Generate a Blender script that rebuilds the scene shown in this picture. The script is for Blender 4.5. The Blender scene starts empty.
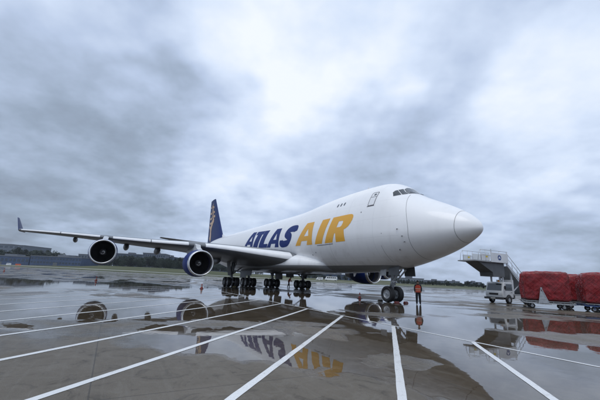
import bpy, bmesh, math, random, bisect
from mathutils import Vector, Matrix, noise
from mathutils.geometry import tessellate_polygon
random.seed(7)
R = math.radians
scene = bpy.context.scene
COL = scene.collection

# ------------------------------------------------------------------ camera
CAM_H, PITCH, ROLL, FPX = 1.531, R(13.27), R(2.66), 330.8       # FPX: focal length in pixels of a 600 px wide frame
cam_f = Vector((0, math.cos(PITCH), math.sin(PITCH)))
_rt, _up = Vector((1, 0, 0)), Vector((0, -math.sin(PITCH), math.cos(PITCH)))
cam_r = _rt * math.cos(ROLL) + _up * math.sin(ROLL)
cam_u = _up * math.cos(ROLL) - _rt * math.sin(ROLL)
cam_d = bpy.data.cameras.new('camera')
cam_d.sensor_width = 36.0
cam_d.lens = FPX * 36.0 / 600.0
cam_d.clip_start, cam_d.clip_end = 0.1, 20000
cam = bpy.data.objects.new('camera', cam_d)
COL.objects.link(cam)
m = Matrix.Identity(4)
for i in range(3):
    m[i][0], m[i][1], m[i][2] = cam_r[i], cam_u[i], -cam_f[i]
m[2][3] = CAM_H
cam.matrix_world = m
scene.camera = cam

def ray(x, y):                                   # photo pixel (600x400) -> direction
    return (cam_f * FPX + cam_r * (x - 300) - cam_u * (y - 200)).normalized()
def gnd(x, y, z=0.0):                            # photo pixel -> point on the ground
    d = ray(x, y); t = (z - CAM_H) / d.z
    return Vector((d.x * t, d.y * t, z))
def hor(x):                                      # photo row of the horizon in column x
    k = cam_f * FPX + cam_r * (x - 300)
    return 200 + k.z / cam_u.z
def far(x, D):                                   # point at axial distance D in column x, at the horizon row
    d = ray(x, hor(x)); return Vector((d.x / d.y * D, D, 0))

# ------------------------------------------------------------------ node helpers
def N(nt, typ, **kw):
    n = nt.nodes.new(typ)
    for k, v in kw.items():
        if k in ('ins',):
            for kk, vv in v.items():
                if hasattr(vv, 'is_linked') or isinstance(vv, bpy.types.NodeSocket): nt.links.new(vv, n.inputs[kk])
                else: n.inputs[kk].default_value = vv
        else: setattr(n, k, v)
    return n
def MA(nt, op, a, b=None, c=None, clamp=False):
    n = nt.nodes.new('ShaderNodeMath'); n.operation = op; n.use_clamp = clamp
    for i, v in enumerate((a, b, c)):
        if v is None: continue
        if isinstance(v, bpy.types.NodeSocket): nt.links.new(v, n.inputs[i])
        else: n.inputs[i].default_value = v
    return n.outputs[0]
def VM(nt, op, a, b=None):
    n = nt.nodes.new('ShaderNodeVectorMath'); n.operation = op
    for i, v in enumerate((a, b)):
        if v is None: continue
        if isinstance(v, bpy.types.NodeSocket): nt.links.new(v, n.inputs[i])
        elif isinstance(v, (int, float)): n.inputs['Scale'].default_value = v
        else: n.inputs[i].default_value = v
    return n
def SM(nt, v, lo, hi, a=0.0, b=1.0):             # smoothstep map range
    n = nt.nodes.new('ShaderNodeMapRange'); n.interpolation_type = 'SMOOTHSTEP'
    nt.links.new(v, n.inputs[0])
    for i, x in enumerate((lo, hi, a, b)): n.inputs[i + 1].default_value = x
    return n.outputs[0]
def MIX(nt, f, a, b):
    n = nt.nodes.new('ShaderNodeMix'); n.data_type = 'RGBA'
    for k, v in ((0, f), (6, a), (7, b)):
        if isinstance(v, bpy.types.NodeSocket): nt.links.new(v, n.inputs[k])
        else: n.inputs[k].default_value = v if k == 0 else (*v, 1) if len(v) == 3 else v
    return n.outputs[2]
DIM = '3D'
def NOISE(nt, vec, scale, detail=4, rough=0.55, dist=0.0):
    n = nt.nodes.new('ShaderNodeTexNoise'); n.noise_dimensions = DIM; n.inputs['Scale'].default_value = scale
    n.inputs['Detail'].default_value = detail; n.inputs['Roughness'].default_value = rough; n.inputs['Distortion'].default_value = dist
    if vec is not None: nt.links.new(vec, n.inputs['Vector'])
    return n

# ------------------------------------------------------------------ world: overcast sky
SUN_AZ, SUN_EL = R(-8), R(64)                    # azimuth from +Y to the right; the glow high in the cloud
world = bpy.data.worlds.new('World'); scene.world = world; world.use_nodes = True
wt = world.node_tree; wt.nodes.clear()
wout = N(wt, 'ShaderNodeOutputWorld'); wbg = N(wt, 'ShaderNodeBackground'); wt.links.new(wbg.outputs[0], wout.inputs[0])
tc = N(wt, 'ShaderNodeTexCoord'); D = VM(wt, 'NORMALIZE', tc.outputs['Generated']).outputs[0]
sky = N(wt, 'ShaderNodeTexSky', sky_type='NISHITA', sun_disc=False, sun_elevation=SUN_EL, sun_rotation=SUN_AZ)
sep = N(wt, 'ShaderNodeSeparateXYZ', ins={0: D})
zz = MA(wt, 'ADD', MA(wt, 'MAXIMUM', sep.outputs[2], 0.0), 0.28)
plane = N(wt, 'ShaderNodeCombineXYZ', ins={0: MA(wt, 'DIVIDE', sep.outputs[0], zz), 1: MA(wt, 'DIVIDE', sep.outputs[1], zz), 2: 0.0}).outputs[0]
DIM = '2D'
# slow warp so that the cloud masses get torn, irregular borders
wn = NOISE(wt, plane, 1.9, 3, 0.6)
warp = VM(wt, 'SCALE', VM(wt, 'SUBTRACT', wn.outputs['Color'], (0.5, 0.5, 0.5)).outputs[0]); warp.inputs['Scale'].default_value = 0.55
Dw = VM(wt, 'NORMALIZE', VM(wt, 'ADD', D, warp.outputs[0]).outputs[0]).outputs[0]
nA = NOISE(wt, plane, 2.1, 5, 0.57).outputs['Fac']
nB = NOISE(wt, plane, 6.0, 3, 0.62).outputs['Fac']
dens = MA(wt, 'ADD', MA(wt, 'MULTIPLY', MA(wt, 'SUBTRACT', nA, 0.5), 1.15), MA(wt, 'MULTIPLY', MA(wt, 'SUBTRACT', nB, 0.5), 0.24))
CLOUD = [  # photo pixel, angular radius (deg), brightness change
    (300, 45, 8, 0.10), (205, 20, 7, 0.10), (345, 85, 7, 0.11), (585, 95, 8, 0.17), (510, 155, 8, 0.14), (160, 155, 5, 0.10),
    (235, 170, 7, 0.10), (340, 10, 8, 0.07), (225, 215, 6, .08),
    (0, 75, 14, -0.16), (75, 150, 13, -0.20), (200, 120, 8, -0.10), (430, 120, 9, -0.11), (390, 155, 8, -0.10), (595, 200, 9, -0.16), (320, 175, 8, -0.08),
    (490, 55, 9, -0.08), (560, 10, 9, -.08)]
b = MA(wt, 'ADD', 0.725, MA(wt, 'MULTIPLY', dens, 0.60))
for (x, y, r, a) in CLOUD:
    d = ray(x, y)
    dt = VM(wt, 'DOT_PRODUCT', Dw, tuple(d)).outputs['Value']
    g = SM(wt, dt, math.cos(R(r * 2.0)), math.cos(R(r * 0.10)))
    b = MA(wt, 'ADD', b, MA(wt, 'MULTIPLY', g, a))
# the cloud deck is thicker, hence darker, towards the horizon all round
hz = SM(wt, sep.outputs[2], 0.0, 0.45, 0.0, 1.0)
b = MA(wt, 'ADD', b, MA(wt, 'MULTIPLY', MA(wt, 'SUBTRACT', hz, 0.75), 0.28))
b = MA(wt, 'MULTIPLY', b, 0.955)
cr = N(wt, 'ShaderNodeValToRGB'); wt.links.new(b, cr.inputs[0])
cr.color_ramp.interpolation = 'LINEAR'
els = cr.color_ramp.elements
els[0].position, els[0].color = 0.12, (0.240, 0.285, 0.365, 1)
els[1].position, els[1].color = 1.0, (0.94, 1.0, 1.06, 1)
for p, c in ((0.32, (0.34, 0.42, 0.545, 1)), (0.54, (0.515, 0.62, 0.82, 1)), (0.77, (0.72, 0.83, 1.02, 1))):
    e = els.new(p); e.color = c
skd = VM(wt, 'SCALE', sky.outputs[0]); skd.inputs['Scale'].default_value = 0.10
wcol = MIX(wt, 0.96, skd.outputs[0], cr.outputs[0])
wt.links.new(wcol, wbg.inputs[0]); wbg.inputs[1].default_value = 1.0
world.cycles.sampling_method = 'MANUAL'; world.cycles.sample_map_resolution = 512

DIM = '3D'
sun_d = bpy.data.lights.new('sun', 'SUN'); sun_d.energy = 1.0; sun_d.angle = R(35); sun_d.color = (1.0, 0.97, 0.93)
sun = bpy.data.objects.new('sun', sun_d); COL.objects.link(sun)
SAZ = R(205)                                     # thin cloud above and behind the camera lights the side that faces us
sv = Vector((math.sin(SAZ) * math.cos(SUN_EL), math.cos(SAZ) * math.cos(SUN_EL), math.sin(SUN_EL)))
sun.rotation_euler = sv.to_track_quat('Z', 'Y').to_euler(); sun.location = (0, 0, 60)
sky.sun_rotation = SAZ
scene.view_settings.view_transform = 'Standard'; scene.view_settings.look = 'None'
scene.view_settings.exposure = 0.0; scene.view_settings.gamma = 1.0
scene.view_settings.use_curve_mapping = False

# ------------------------------------------------------------------ materials
MATS = {}
def mat(name, col, rough=0.5, metal=0.0, coat=0.0, bump=0.0, bscale=20.0, var=0.0, vscale=1.5, spec=0.5):
    if name in MATS: return MATS[name]
    M = bpy.data.materials.new(name); M.use_nodes = True; nt = M.node_tree; p = nt.nodes['Principled BSDF']
    p.inputs['Base Color'].default_value = (*col, 1); p.inputs['Roughness'].default_value = rough
    p.inputs['Metallic'].default_value = metal; p.inputs['Coat Weight'].default_value = coat; p.inputs['Coat Roughness'].default_value = 0.06
    p.inputs['Specular IOR Level'].default_value = spec
    t = N(nt, 'ShaderNodeTexCoord')
    if var:
        n = NOISE(nt, t.outputs['Object'], vscale, 5, 0.6).outputs['Fac']
        c = MIX(nt, SM(nt, n, 0.3, 0.7), tuple(x * (1 - var) for x in col), tuple(min(1, x * (1 + var)) for x in col))
        nt.links.new(c, p.inputs['Base Color'])
        nt.links.new(MA(nt, 'ADD', rough - 0.08, MA(nt, 'MULTIPLY', n, 0.16)), p.inputs['Roughness'])
    if bump:
        n2 = NOISE(nt, t.outputs['Object'], bscale, 5, 0.6).outputs['Fac']
        bp = N(nt, 'ShaderNodeBump', ins={'Strength': bump, 'Height': n2}); bp.inputs['Distance'].default_value = 0.05
        nt.links.new(bp.outputs[0], p.inputs['Normal'])
    MATS[name] = M
    return M

def fuselage_material():
    M = bpy.data.materials.new('aircraft_white_paint'); M.use_nodes = True; nt = M.node_tree; p = nt.nodes['Principled BSDF']
    t = N(nt, 'ShaderNodeTexCoord'); O = t.outputs['Object']
    s = N(nt, 'ShaderNodeSeparateXYZ', ins={0: O})
    def lines(v, period, off, w):
        f = MA(nt, 'FRACT', MA(nt, 'DIVIDE', MA(nt, 'ADD', v, off), period))
        a = MA(nt, 'ABSOLUTE', MA(nt, 'SUBTRACT', f, 0.5))
        return MA(nt, 'LESS_THAN', a, w / period)
    rings = lines(s.outputs[0], 3.05, 0.9, 0.009)
    lap = MA(nt, 'MAXIMUM', lines(s.outputs[2], 1.42, 0.2, 0.006), rings)
    lap = MA(nt, 'MULTIPLY', lap, MA(nt, 'GREATER_THAN', s.outputs[0], 4.6))
    # rain streaks and grime: noise stretched vertically
    mp = N(nt, 'ShaderNodeMapping', ins={'Vector': O}); mp.inputs['Scale'].default_value = (1.6, 1.0, 0.16)
    g1 = NOISE(nt, mp.outputs[0], 1.1, 6, 0.65).outputs['Fac']
    g2 = NOISE(nt, O, 0.35, 4, 0.6).outputs['Fac']
    low = SM(nt, s.outputs[2], 2.4, 6.2, 1.0, 0.0)
    grime = MA(nt, 'MULTIPLY', MA(nt, 'MULTIPLY', SM(nt, g1, 0.45, 0.75), SM(nt, g2, 0.3, 0.65)), MA(nt, 'ADD', 0.10, MA(nt, 'MULTIPLY', low, 0.30)))
    base = MIX(nt, grime, (0.85, 0.855, 0.86), (0.36, 0.34, 0.31))
    base = MIX(nt, MA(nt, 'MULTIPLY', lap, 0.30), base, (0.30, 0.31, 0.33))
    # grey belly paint with a straight edge
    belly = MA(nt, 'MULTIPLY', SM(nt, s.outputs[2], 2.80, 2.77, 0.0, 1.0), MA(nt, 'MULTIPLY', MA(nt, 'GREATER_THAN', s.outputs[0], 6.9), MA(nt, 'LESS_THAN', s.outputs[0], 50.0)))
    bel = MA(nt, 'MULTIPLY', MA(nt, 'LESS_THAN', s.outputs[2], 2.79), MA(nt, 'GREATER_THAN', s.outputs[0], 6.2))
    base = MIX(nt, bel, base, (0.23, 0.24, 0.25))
    nt.links.new(base, p.inputs['Base Color'])
    nt.links.new(MA(nt, 'ADD', 0.30, MA(nt, 'MULTIPLY', g1, 0.16)), p.inputs['Roughness'])
    p.inputs['Coat Weight'].default_value = 0.35; p.inputs['Coat Roughness'].default_value = 0.08
    wv = NOISE(nt, O, 0.8, 2, 0.5).outputs['Fac']
    h = MA(nt, 'SUBTRACT', MA(nt, 'MULTIPLY', wv, 0.06), MA(nt, 'MULTIPLY', lap, 0.01))
    bp = N(nt, 'ShaderNodeBump', ins={'Strength': 0.10, 'Height': h}); bp.inputs['Distance'].default_value = 0.6
    nt.links.new(bp.outputs[0], p.inputs['Normal'])
    return M

def apron_material(joints=True):
    M = bpy.data.materials.new('wet_concrete'); M.use_nodes = True; nt = M.node_tree; p = nt.nodes['Principled BSDF']
    t = N(nt, 'ShaderNodeTexCoord'); O = t.outputs['Object']
    rot = N(nt, 'ShaderNodeMapping', ins={'Vector': O}); rot.inputs['Rotation'].default_value = (0, 0, R(-28.7))
    s = N(nt, 'ShaderNodeSeparateXYZ', ins={0: rot.outputs[0]})
    def cell(v, per): 
        f = MA(nt, 'FRACT', MA(nt, 'DIVIDE', v, per)); return MA(nt, 'ABSOLUTE', MA(nt, 'SUBTRACT', f, 0.5)), MA(nt, 'FLOOR', MA(nt, 'DIVIDE', v, per))
    ax, ix = cell(s.outputs[0], 5.0); ay, iy = cell(s.outputs[1], 5.0)
    jl = MA(nt, 'MAXIMUM', SM(nt, ax, 0.4972, 0.4990), SM(nt, ay, 0.4972, 0.4990))
    wn_ = N(nt, 'ShaderNodeTexWhiteNoise', ins={'Vector': N(nt, 'ShaderNodeCombineXYZ', ins={0: ix, 1: iy, 2: 0.0}).outputs[0]})
    big = NOISE(nt, O, 0.16, 4, 0.62, 0.4).outputs['Fac']
    mid = NOISE(nt, O, 0.9, 4, 0.65, 0.3).outputs['Fac']
    fine = NOISE(nt, O, 14.0, 4, 0.7).outputs['Fac']
    grit = NOISE(nt, O, 90.0, 2, 0.7).outputs['Fac']
    # wetness: standing water with irregular shores, between damp, higher concrete
    ws = N(nt, 'ShaderNodeMapping', ins={'Vector': rot.outputs[0]}); ws.inputs['Scale'].default_value = (1.0, 0.55, 1.0)
    wob = NOISE(nt, ws.outputs[0], 0.23, 5, 0.58, 0.5).outputs['Fac']
    wet = MA(nt, 'ADD', MA(nt, 'SUBTRACT', wob, 0.5), MA(nt, 'MULTIPLY', MA(nt, 'SUBTRACT', mid, 0.5), 0.16))
    OW = VM(nt, 'ADD', O, VM(nt, 'SCALE', VM(nt, 'SUBTRACT', NOISE(nt, O, 0.55, 3, 0.6).outputs['Color'], (0.5, 0.5, 0.5)).outputs[0], 2.6).outputs[0])
    for (cx, cy, rx, ry, a) in PUDDLES:
        v = VM(nt, 'MULTIPLY', VM(nt, 'SUBTRACT', OW.outputs[0], (cx, cy, 0)).outputs[0], (1 / rx, 1 / ry, 0)).outputs[0]
        ln = VM(nt, 'LENGTH', v).outputs['Value']
        wet = MA(nt, 'ADD', wet, MA(nt, 'MULTIPLY', SM(nt, ln, 0.55, 1.15, 1.0, 0.0), a))
    pud = SM(nt, wet, 0.0, 0.07)
    damp = SM(nt, wet, -0.16, 0.02)
    c = MIX(nt, SM(nt, big, 0.3, 0.7), (0.066, 0.048, 0.028), (0.108, 0.083, 0.054))
    c = MIX(nt, MA(nt, 'MULTIPLY', SM(nt, mid, 0.35, 0.7), 0.55), c, (0.034, 0.026, 0.018))
    c = MIX(nt, MA(nt, 'MULTIPLY', SM(nt, fine, 0.35, 0.75), 0.35), c, (0.135, 0.118, 0.094))
    c = MIX(nt, MA(nt, 'MULTIPLY', wn_.outputs['Value'], 0.22), c, (0.115, 0.10, 0.08))
    c = MIX(nt, MA(nt, 'MULTIPLY', MA(nt, 'SUBTRACT', 1.0, damp), MA(nt, 'ADD', 0.25, MA(nt, 'MULTIPLY', fine, 0.6))), c, (0.135, 0.118, 0.092))
    blot = NOISE(nt, O, 2.6, 5, 0.72, 0.8).outputs['Fac']
    c = MIX(nt, MA(nt, 'MULTIPLY', SM(nt, blot, 0.50, 0.68), 0.50), c, (0.15, 0.135, 0.11))
    c = MIX(nt, MA(nt, 'MULTIPLY', SM(nt, blot, 0.46, 0.30), 0.60), c, (0.034, 0.027, 0.019))
    swp = N(nt, 'ShaderNodeMapping', ins={'Vector': rot.outputs[0]}); swp.inputs['Scale'].default_value = (9.0, 0.35, 1.0)
    brush = NOISE(nt, swp.outputs[0], 1.0, 4, 0.6).outputs['Fac']
    c = MIX(nt, MA(nt, 'MULTIPLY', SM(nt, brush, 0.52, 0.72), 0.28), c, (0.16, 0.145, 0.12))
    c = MIX(nt, MA(nt, 'MULTIPLY', SM(nt, grit, 0.52, 0.66), 0.55), c, (0.03, 0.026, 0.02))
    c = MIX(nt, MA(nt, 'MULTIPLY', pud, 0.30), c, (0.052, 0.034, 0.017))      # water-soaked concrete is darker
    c = MIX(nt, MA(nt, 'MULTIPLY', jl, 0.65), c, (0.035, 0.032, 0.028))
    nt.links.new(c, p.inputs['Base Color'])
    p.inputs['IOR'].default_value = 1.36
    r = MA(nt, 'ADD', MA(nt, 'MULTIPLY', MA(nt, 'SUBTRACT', 1.0, damp), 0.34), 0.015)
    r = MA(nt, 'ADD', r, MA(nt, 'MULTIPLY', MA(nt, 'SUBTRACT', 1.0, pud), MA(nt, 'ADD', 0.02, MA(nt, 'MULTIPLY', MA(nt, 'MULTIPLY', fine, mid), 0.55))))
    nt.links.new(r, p.inputs['Roughness'])
    h = MA(nt, 'ADD', MA(nt, 'MULTIPLY', fine, 0.6), MA(nt, 'MULTIPLY', grit, 0.4))
    h = MA(nt, 'MULTIPLY', h, MA(nt, 'SUBTRACT', 1.0, MA(nt, 'MULTIPLY', pud, 0.995)))
    h = MA(nt, 'SUBTRACT', h, MA(nt, 'MULTIPLY', MA(nt, 'MULTIPLY', jl, 0.8), MA(nt, 'SUBTRACT', 1.0, pud)))
    rip = NOISE(nt, O, 2.2, 2, 0.5).outputs['Fac']
    bp = N(nt, 'ShaderNodeBump', ins={'Strength': 0.32, 'Height': h}); bp.inputs['Distance'].default_value = 0.010
    bp2 = N(nt, 'ShaderNodeBump', ins={'Strength': 0.022, 'Height': rip, 'Normal': bp.outputs[0]}); bp2.inputs['Distance'].default_value = 0.04
    nt.links.new(bp2.outputs[0], p.inputs['Normal'])
    return M

# ------------------------------------------------------------------ object helpers
def obj(name, verts, faces, material, parent=None, smooth=False, auto=None):
    me = bpy.data.meshes.new(name); me.from_pydata([tuple(v) for v in verts], [], faces); me.update()
    return link(name, me, material, parent, smooth, auto)
def link(name, me, material, parent=None, smooth=False, auto=None):
    if material is not None and not me.materials: me.materials.append(material)
    if smooth:
        me.polygons.foreach_set('use_smooth', [True] * len(me.polygons))
        if auto is not None: me.set_sharp_from_angle(angle=R(auto))
    o = bpy.data.objects.new(name, me); COL.objects.link(o)
    if parent is not None: o.parent = parent
    return o
def empty(name, loc=(0, 0, 0), rz=0.0, parent=None):
    o = bpy.data.objects.new(name, None); COL.objects.link(o); o.location = loc; o.rotation_euler = (0, 0, rz); o.empty_display_size = 0.3
    if parent is not None: o.parent = parent
    return o
def tag(o, label=None, cat=None, group=None, kind=None):
    if label: o['label'] = label
    if cat: o['category'] = cat
    if group: o['group'] = group
    if kind: o['kind'] = kind
    return o
def copy_tree(o, parent=None):
    c = o.copy(); COL.objects.link(c); c.parent = parent
    for ch in [x for x in list(bpy.data.objects) if x.parent == o]: copy_tree(ch, c)
    return c

class MB:                                        # collects shapes into one mesh
    def __init__(s): s.v, s.f = [], []
    def add(s, vs, fs):
        b = len(s.v); s.v += [Vector(v) for v in vs]; s.f += [tuple(i + b for i in f) for f in fs]; return s
    def box(s, a, b, rot=None, c=None):
        (x0, y0, z0), (x1, y1, z1) = a, b
        vs = [Vector(p) for p in ((x0, y0, z0), (x1, y0, z0), (x1, y1, z0), (x0, y1, z0), (x0, y0, z1), (x1, y0, z1), (x1, y1, z1), (x0, y1, z1))]
        if rot is not None:
            c = Vector(c) if c is not None else sum(vs, Vector()) / 8
            vs = [rot @ (v - c) + c for v in vs]
        return s.add(vs, [(0, 3, 2, 1), (4, 5, 6, 7), (0, 1, 5, 4), (1, 2, 6, 5), (2, 3, 7, 6), (3, 0, 4, 7)])
    def tube(s, pts, r, n=8, cap=True):
        pts = [Vector(p) for p in pts]; rs = r if isinstance(r, (list, tuple)) else [r] * len(pts)
        rings = []; prev = None
        for i, p in enumerate(pts):
            t = (pts[min(i + 1, len(pts) - 1)] - pts[max(i - 1, 0)]).normalized()
            a = Vector((0, 0, 1)) if abs(t.z) < 0.9 else Vector((1, 0, 0))
            if prev is not None: a = prev
            u = (a - t * a.dot(t)).normalized(); prev = u; w = t.cross(u)
            rings.append([p + (u * math.cos(2 * math.pi * k / n) + w * math.sin(2 * math.pi * k / n)) * rs[i] for k in range(n)])
        vs = [v for q in rings for v in q]; fs = []
        for i in range(len(pts) - 1):
            for k in range(n): fs.append((i * n + k, i * n + (k + 1) % n, (i + 1) * n + (k + 1) % n, (i + 1) * n + k))
        if cap: fs += [tuple(range(n - 1, -1, -1)), tuple((len(pts) - 1) * n + k for k in range(n))]
        return s.add(vs, fs)
    def lathe(s, prof, c=(0, 0, 0), axis='z', n=24, cap=True):   # prof: (along, radius)
        vs, fs = [], []
        for (h, r) in prof:
            for k in range(n):
                a = 2 * math.pi * k / n; p, q = r * math.cos(a), r * math.sin(a)
                vs.append(Vector(c) + Vector({'z': (p, q, h), 'x': (h, p, q), 'y': (q, h, p)}[axis]))
        for i in range(len(prof) - 1):
            for k in range(n): fs.append((i * n + k, i * n + (k + 1) % n, (i + 1) * n + (k + 1) % n, (i + 1) * n + k))
        if cap:
            if prof[0][1] > 1e-5: fs.append(tuple(range(n - 1, -1, -1)))
            if prof[-1][1] > 1e-5: fs.append(tuple((len(prof) - 1) * n + k for k in range(n)))
        return s.add(vs, fs)
    def prism(s, poly, y0, y1, axis='y'):        # poly in (x,z), extruded along y (or (y,z) along x)
        n = len(poly)
        def P(a, b, c): return (a, c, b) if axis == 'y' else (c, a, b) if axis == 'x' else (a, b, c)
        vs = [P(a, b, y0) for a, b in poly] + [P(a, b, y1) for a, b in poly]
        ar = sum(poly[i][0] * poly[(i + 1) % n][1] - poly[(i + 1) % n][0] * poly[i][1] for i in range(n))
        fs = [tuple(range(n)), tuple(range(2 * n - 1, n - 1, -1))] + [(i, i + n, (i + 1) % n + n, (i + 1) % n) for i in range(n)]
        return s.add(vs, fs)
    def loft(s, rings, cap0=True, cap1=True):
        n = len(rings[0]); vs = [v for q in rings for v in q]; fs = []
        for i in range(len(rings) - 1):
            for k in range(n): fs.append((i * n + k, i * n + (k + 1) % n, (i + 1) * n + (k + 1) % n, (i + 1) * n + k))
        if cap0: fs.append(tuple(range(n - 1, -1, -1)))
        if cap1: fs.append(tuple((len(rings) - 1) * n + k for k in range(n)))
        return s.add(vs, fs)
    def build(s, name, material, parent=None, smooth=False, auto=None, bevel=0.0, seg=2, weld=False):
        me = bpy.data.meshes.new(name); me.from_pydata([tuple(v) for v in s.v], [], s.f); me.update()
        bm = bmesh.new(); bm.from_mesh(me)
        if weld: bmesh.ops.remove_doubles(bm, verts=bm.verts, dist=1e-4)
        bmesh.ops.recalc_face_normals(bm, faces=bm.faces)
        if bevel:
            es = [e for e in bm.edges if len(e.link_faces) == 2 and e.calc_face_angle() > R(25)]
            bmesh.ops.bevel(bm, geom=es, offset=bevel, segments=seg, affect='EDGES', clamp_overlap=True)
        bm.to_mesh(me); bm.free()
        return link(name, me, material, parent, smooth, auto)

# palette
white = mat('white_paint', (0.78, 0.785, 0.79), 0.35, coat=0.3, var=0.04)
wing_grey = mat('wing_grey_paint', (0.14, 0.15, 0.165), 0.38, var=0.08, vscale=0.6)
slat_m = mat('slat_metal', (0.78, 0.79, 0.80), 0.35, var=0.04)
navy = mat('navy_paint', (0.008, 0.026, 0.150), 0.45, spec=0.2)
fin_navy = mat('fin_navy_paint', (0.008, 0.024, 0.120), 0.45, spec=0.2)
gold = mat('gold_paint', (0.80, 0.40, 0.022), 0.40, coat=0.2)
tail_gold = mat('tail_gold_paint', (0.62, 0.36, 0.16), 0.35, coat=0.3)
chrome = mat('inlet_lip_metal', (0.78, 0.79, 0.80), 0.22, metal=0.75, var=0.04)
dark_int = mat('inlet_dark', (0.012, 0.012, 0.013), 0.5)
blade_m = mat('fan_blade_metal', (0.035, 0.035, 0.038), 0.35, metal=0.6)
steel = mat('gear_steel', (0.22, 0.23, 0.24), 0.38, metal=0.4, var=0.15, vscale=6)
gear_white = mat('gear_grey_paint', (0.36, 0.37, 0.38), 0.45, var=0.15, vscale=5)
hub_m = mat('wheel_hub_metal', (0.42, 0.43, 0.44), 0.38, metal=0.5, var=0.15, vscale=8)
rubber = mat('tyre_rubber', (0.016, 0.016, 0.017), 0.62, bump=0.15, bscale=30)
exhaust = mat('exhaust_metal', (0.20, 0.18, 0.16), 0.40, metal=0.8, var=0.2)
glass = mat('window_glass', (0.012, 0.020, 0.026), 0.05, coat=0.8)
seam_m = mat('panel_seam', (0.10, 0.10, 0.11), 0.6)
seam_l = mat('panel_seam_light', (0.22, 0.225, 0.235), 0.6)
black = mat('black_plastic', (0.02, 0.02, 0.021), 0.5)
orange = mat('cone_orange', (0.24, 0.026, 0.014), 0.5, var=0.15, vscale=8)
paint_line = None

# ------------------------------------------------------------------ aircraft frame: X aft of the nose, Y starboard, Z up
AC_YAW = R(118.706)
_c, _s = math.cos(AC_YAW), math.sin(AC_YAW)
CX, CY = -12.365, 19.798                          # the camera's foot in the aircraft frame
AC_LOC = Vector((-(CX * _c - CY * _s), -(CX * _s + CY * _c), 0))
def ac(x, y, z=0.0): return Vector((x * _c - y * _s + AC_LOC.x, x * _s + y * _c + AC_LOC.y, z))

# standing water: (x, y, rx, ry, strength) on the apron in metres
def PG(x, y): g = gnd(x, y); return g.x, g.y
PUDDLES = []
for (x, y, rx, ry, a) in ((270, 348, 2.6, 1.6, 0.30), (215, 335, 3, 2.0, 0.25), (520, 352, 4.0, 3.6, 0.34), (560, 375, 3.0, 2.0, 0.25), (440, 338, 2.6, 2.6, 0.18), (250, 297, 10, 5, 0.3), (95, 306, 8, 4.6, 0.34),
                          (192, 306, 7, 5, 0.3), (390, 308, 7, 3.5, 0.28), (540, 325, 6, 3, 0.3), (90, 285, 25, 9, 0.25), (420, 295, 14, 6, 0.08), (500, 316, 3.0, 1.7, -0.26), (432, 317, 4.0, 1.5, -0.16), (592, 313, 5.0, 1.1, -0.2), (470, 306, 5.0, 1.2, -0.16), (470, 392, 1.2, 1.6, 0.26), (330, 322, 5, 2.0, 0.15),
                          (60, 385, 3.2, 1.5, -0.30), (150, 365, 3.0, 1.5, -0.24), (330, 392, 1.8, 1.2, -0.34), (20, 345, 3.5, 1.5, -0.16), (400, 360, 1.3, 1.0, -0.18), (240, 385, 1.6, .9, -0.28)):
    px_, py_ = PG(x, y); PUDDLES.append((px_, py_, rx, ry, a))

# ------------------------------------------------------------------ terrain
EA, EB = Vector((-700, 535, 0)), Vector((420, -25, 0))            # far edge of the apron, a straight line
ed = (EB - EA).normalized(); en = Vector((-ed.y, ed.x, 0))         # en points away from the camera
if en.y < 0: en = -en
def rise(p):
    d = (Vector((p.x, p.y, 0)) - EA).dot(en)
    t = min(max(d / 130.0, 0), 1); s = t * t * (3 - 2 * t)
    k = min(max((120 - p.x) / 330.0, 0), 1)
    return -0.02 + s * (0.6 + 5.6 * k * k * (3 - 2 * k))
DIM = '2D'
wet_m = apron_material()
me = bpy.data.meshes.new('apron')
A0, B0 = EA - ed * 400, EB + ed * 400
me.from_pydata([tuple(A0), tuple(B0), (B0.x, -300, 0), (A0.x, -300, 0)], [], [(3, 2, 1, 0)])
apron = tag(link('apron', me, wet_m), kind='structure')
def grass_material():
    M = bpy.data.materials.new('airfield_grass'); M.use_nodes = True; nt = M.node_tree; p = nt.nodes['Principled BSDF']
    O = N(nt, 'ShaderNodeTexCoord').outputs['Object']
    mp = N(nt, 'ShaderNodeMapping', ins={'Vector': O}); mp.inputs['Rotation'].default_value = (0, 0, R(26.6)); mp.inputs['Scale'].default_value = (0.12, 1.0, 1.0)
    n = NOISE(nt, mp.outputs[0], 0.05, 5, 0.6).outputs['Fac']; n2 = NOISE(nt, O, 0.8, 4, 0.6).outputs['Fac']
    c = MIX(nt, SM(nt, n, 0.38, 0.62), (0.045, 0.058, 0.026), (0.13, 0.128, 0.075))
    c = MIX(nt, MA(nt, 'MULTIPLY', n2, 0.4), c, (0.05, 0.07, 0.03))
    nt.links.new(c, p.inputs['Base Color']); p.inputs['Roughness'].default_value = 0.9; p.inputs['Specular IOR Level'].default_value = 0.1
    return M
grass_m = grass_material()
DIM = '3D'
vs, fs = [], []
us = [-1500, -400, -200, -100, 0, 60, 120, 180, 240, 300, 360, 420, 480, 540, 600, 660, 720, 780, 840, 900, 960, 1020, 1080, 1140, 1200, 1300, 1500, 2000, 3500]
ds = [-0.2, 1, 6, 12, 20, 30, 40, 52, 66, 80, 95, 110, 130, 180, 400, 1000, 3000, 9000]
for d in ds:
    for u in us:
        p = EA + ed * u * (1 if d < 500 else 4) + en * d; p.z = rise(p) + 0.004; vs.append(p)
for i in range(len(ds) - 1):
    for j in range(len(us) - 1):
        a = i * len(us) + j; fs.append((a, a + 1, a + 1 + len(us), a + len(us)))
tag(obj('grass_field', vs, fs, grass_m, smooth=True), kind='structure')
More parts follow.
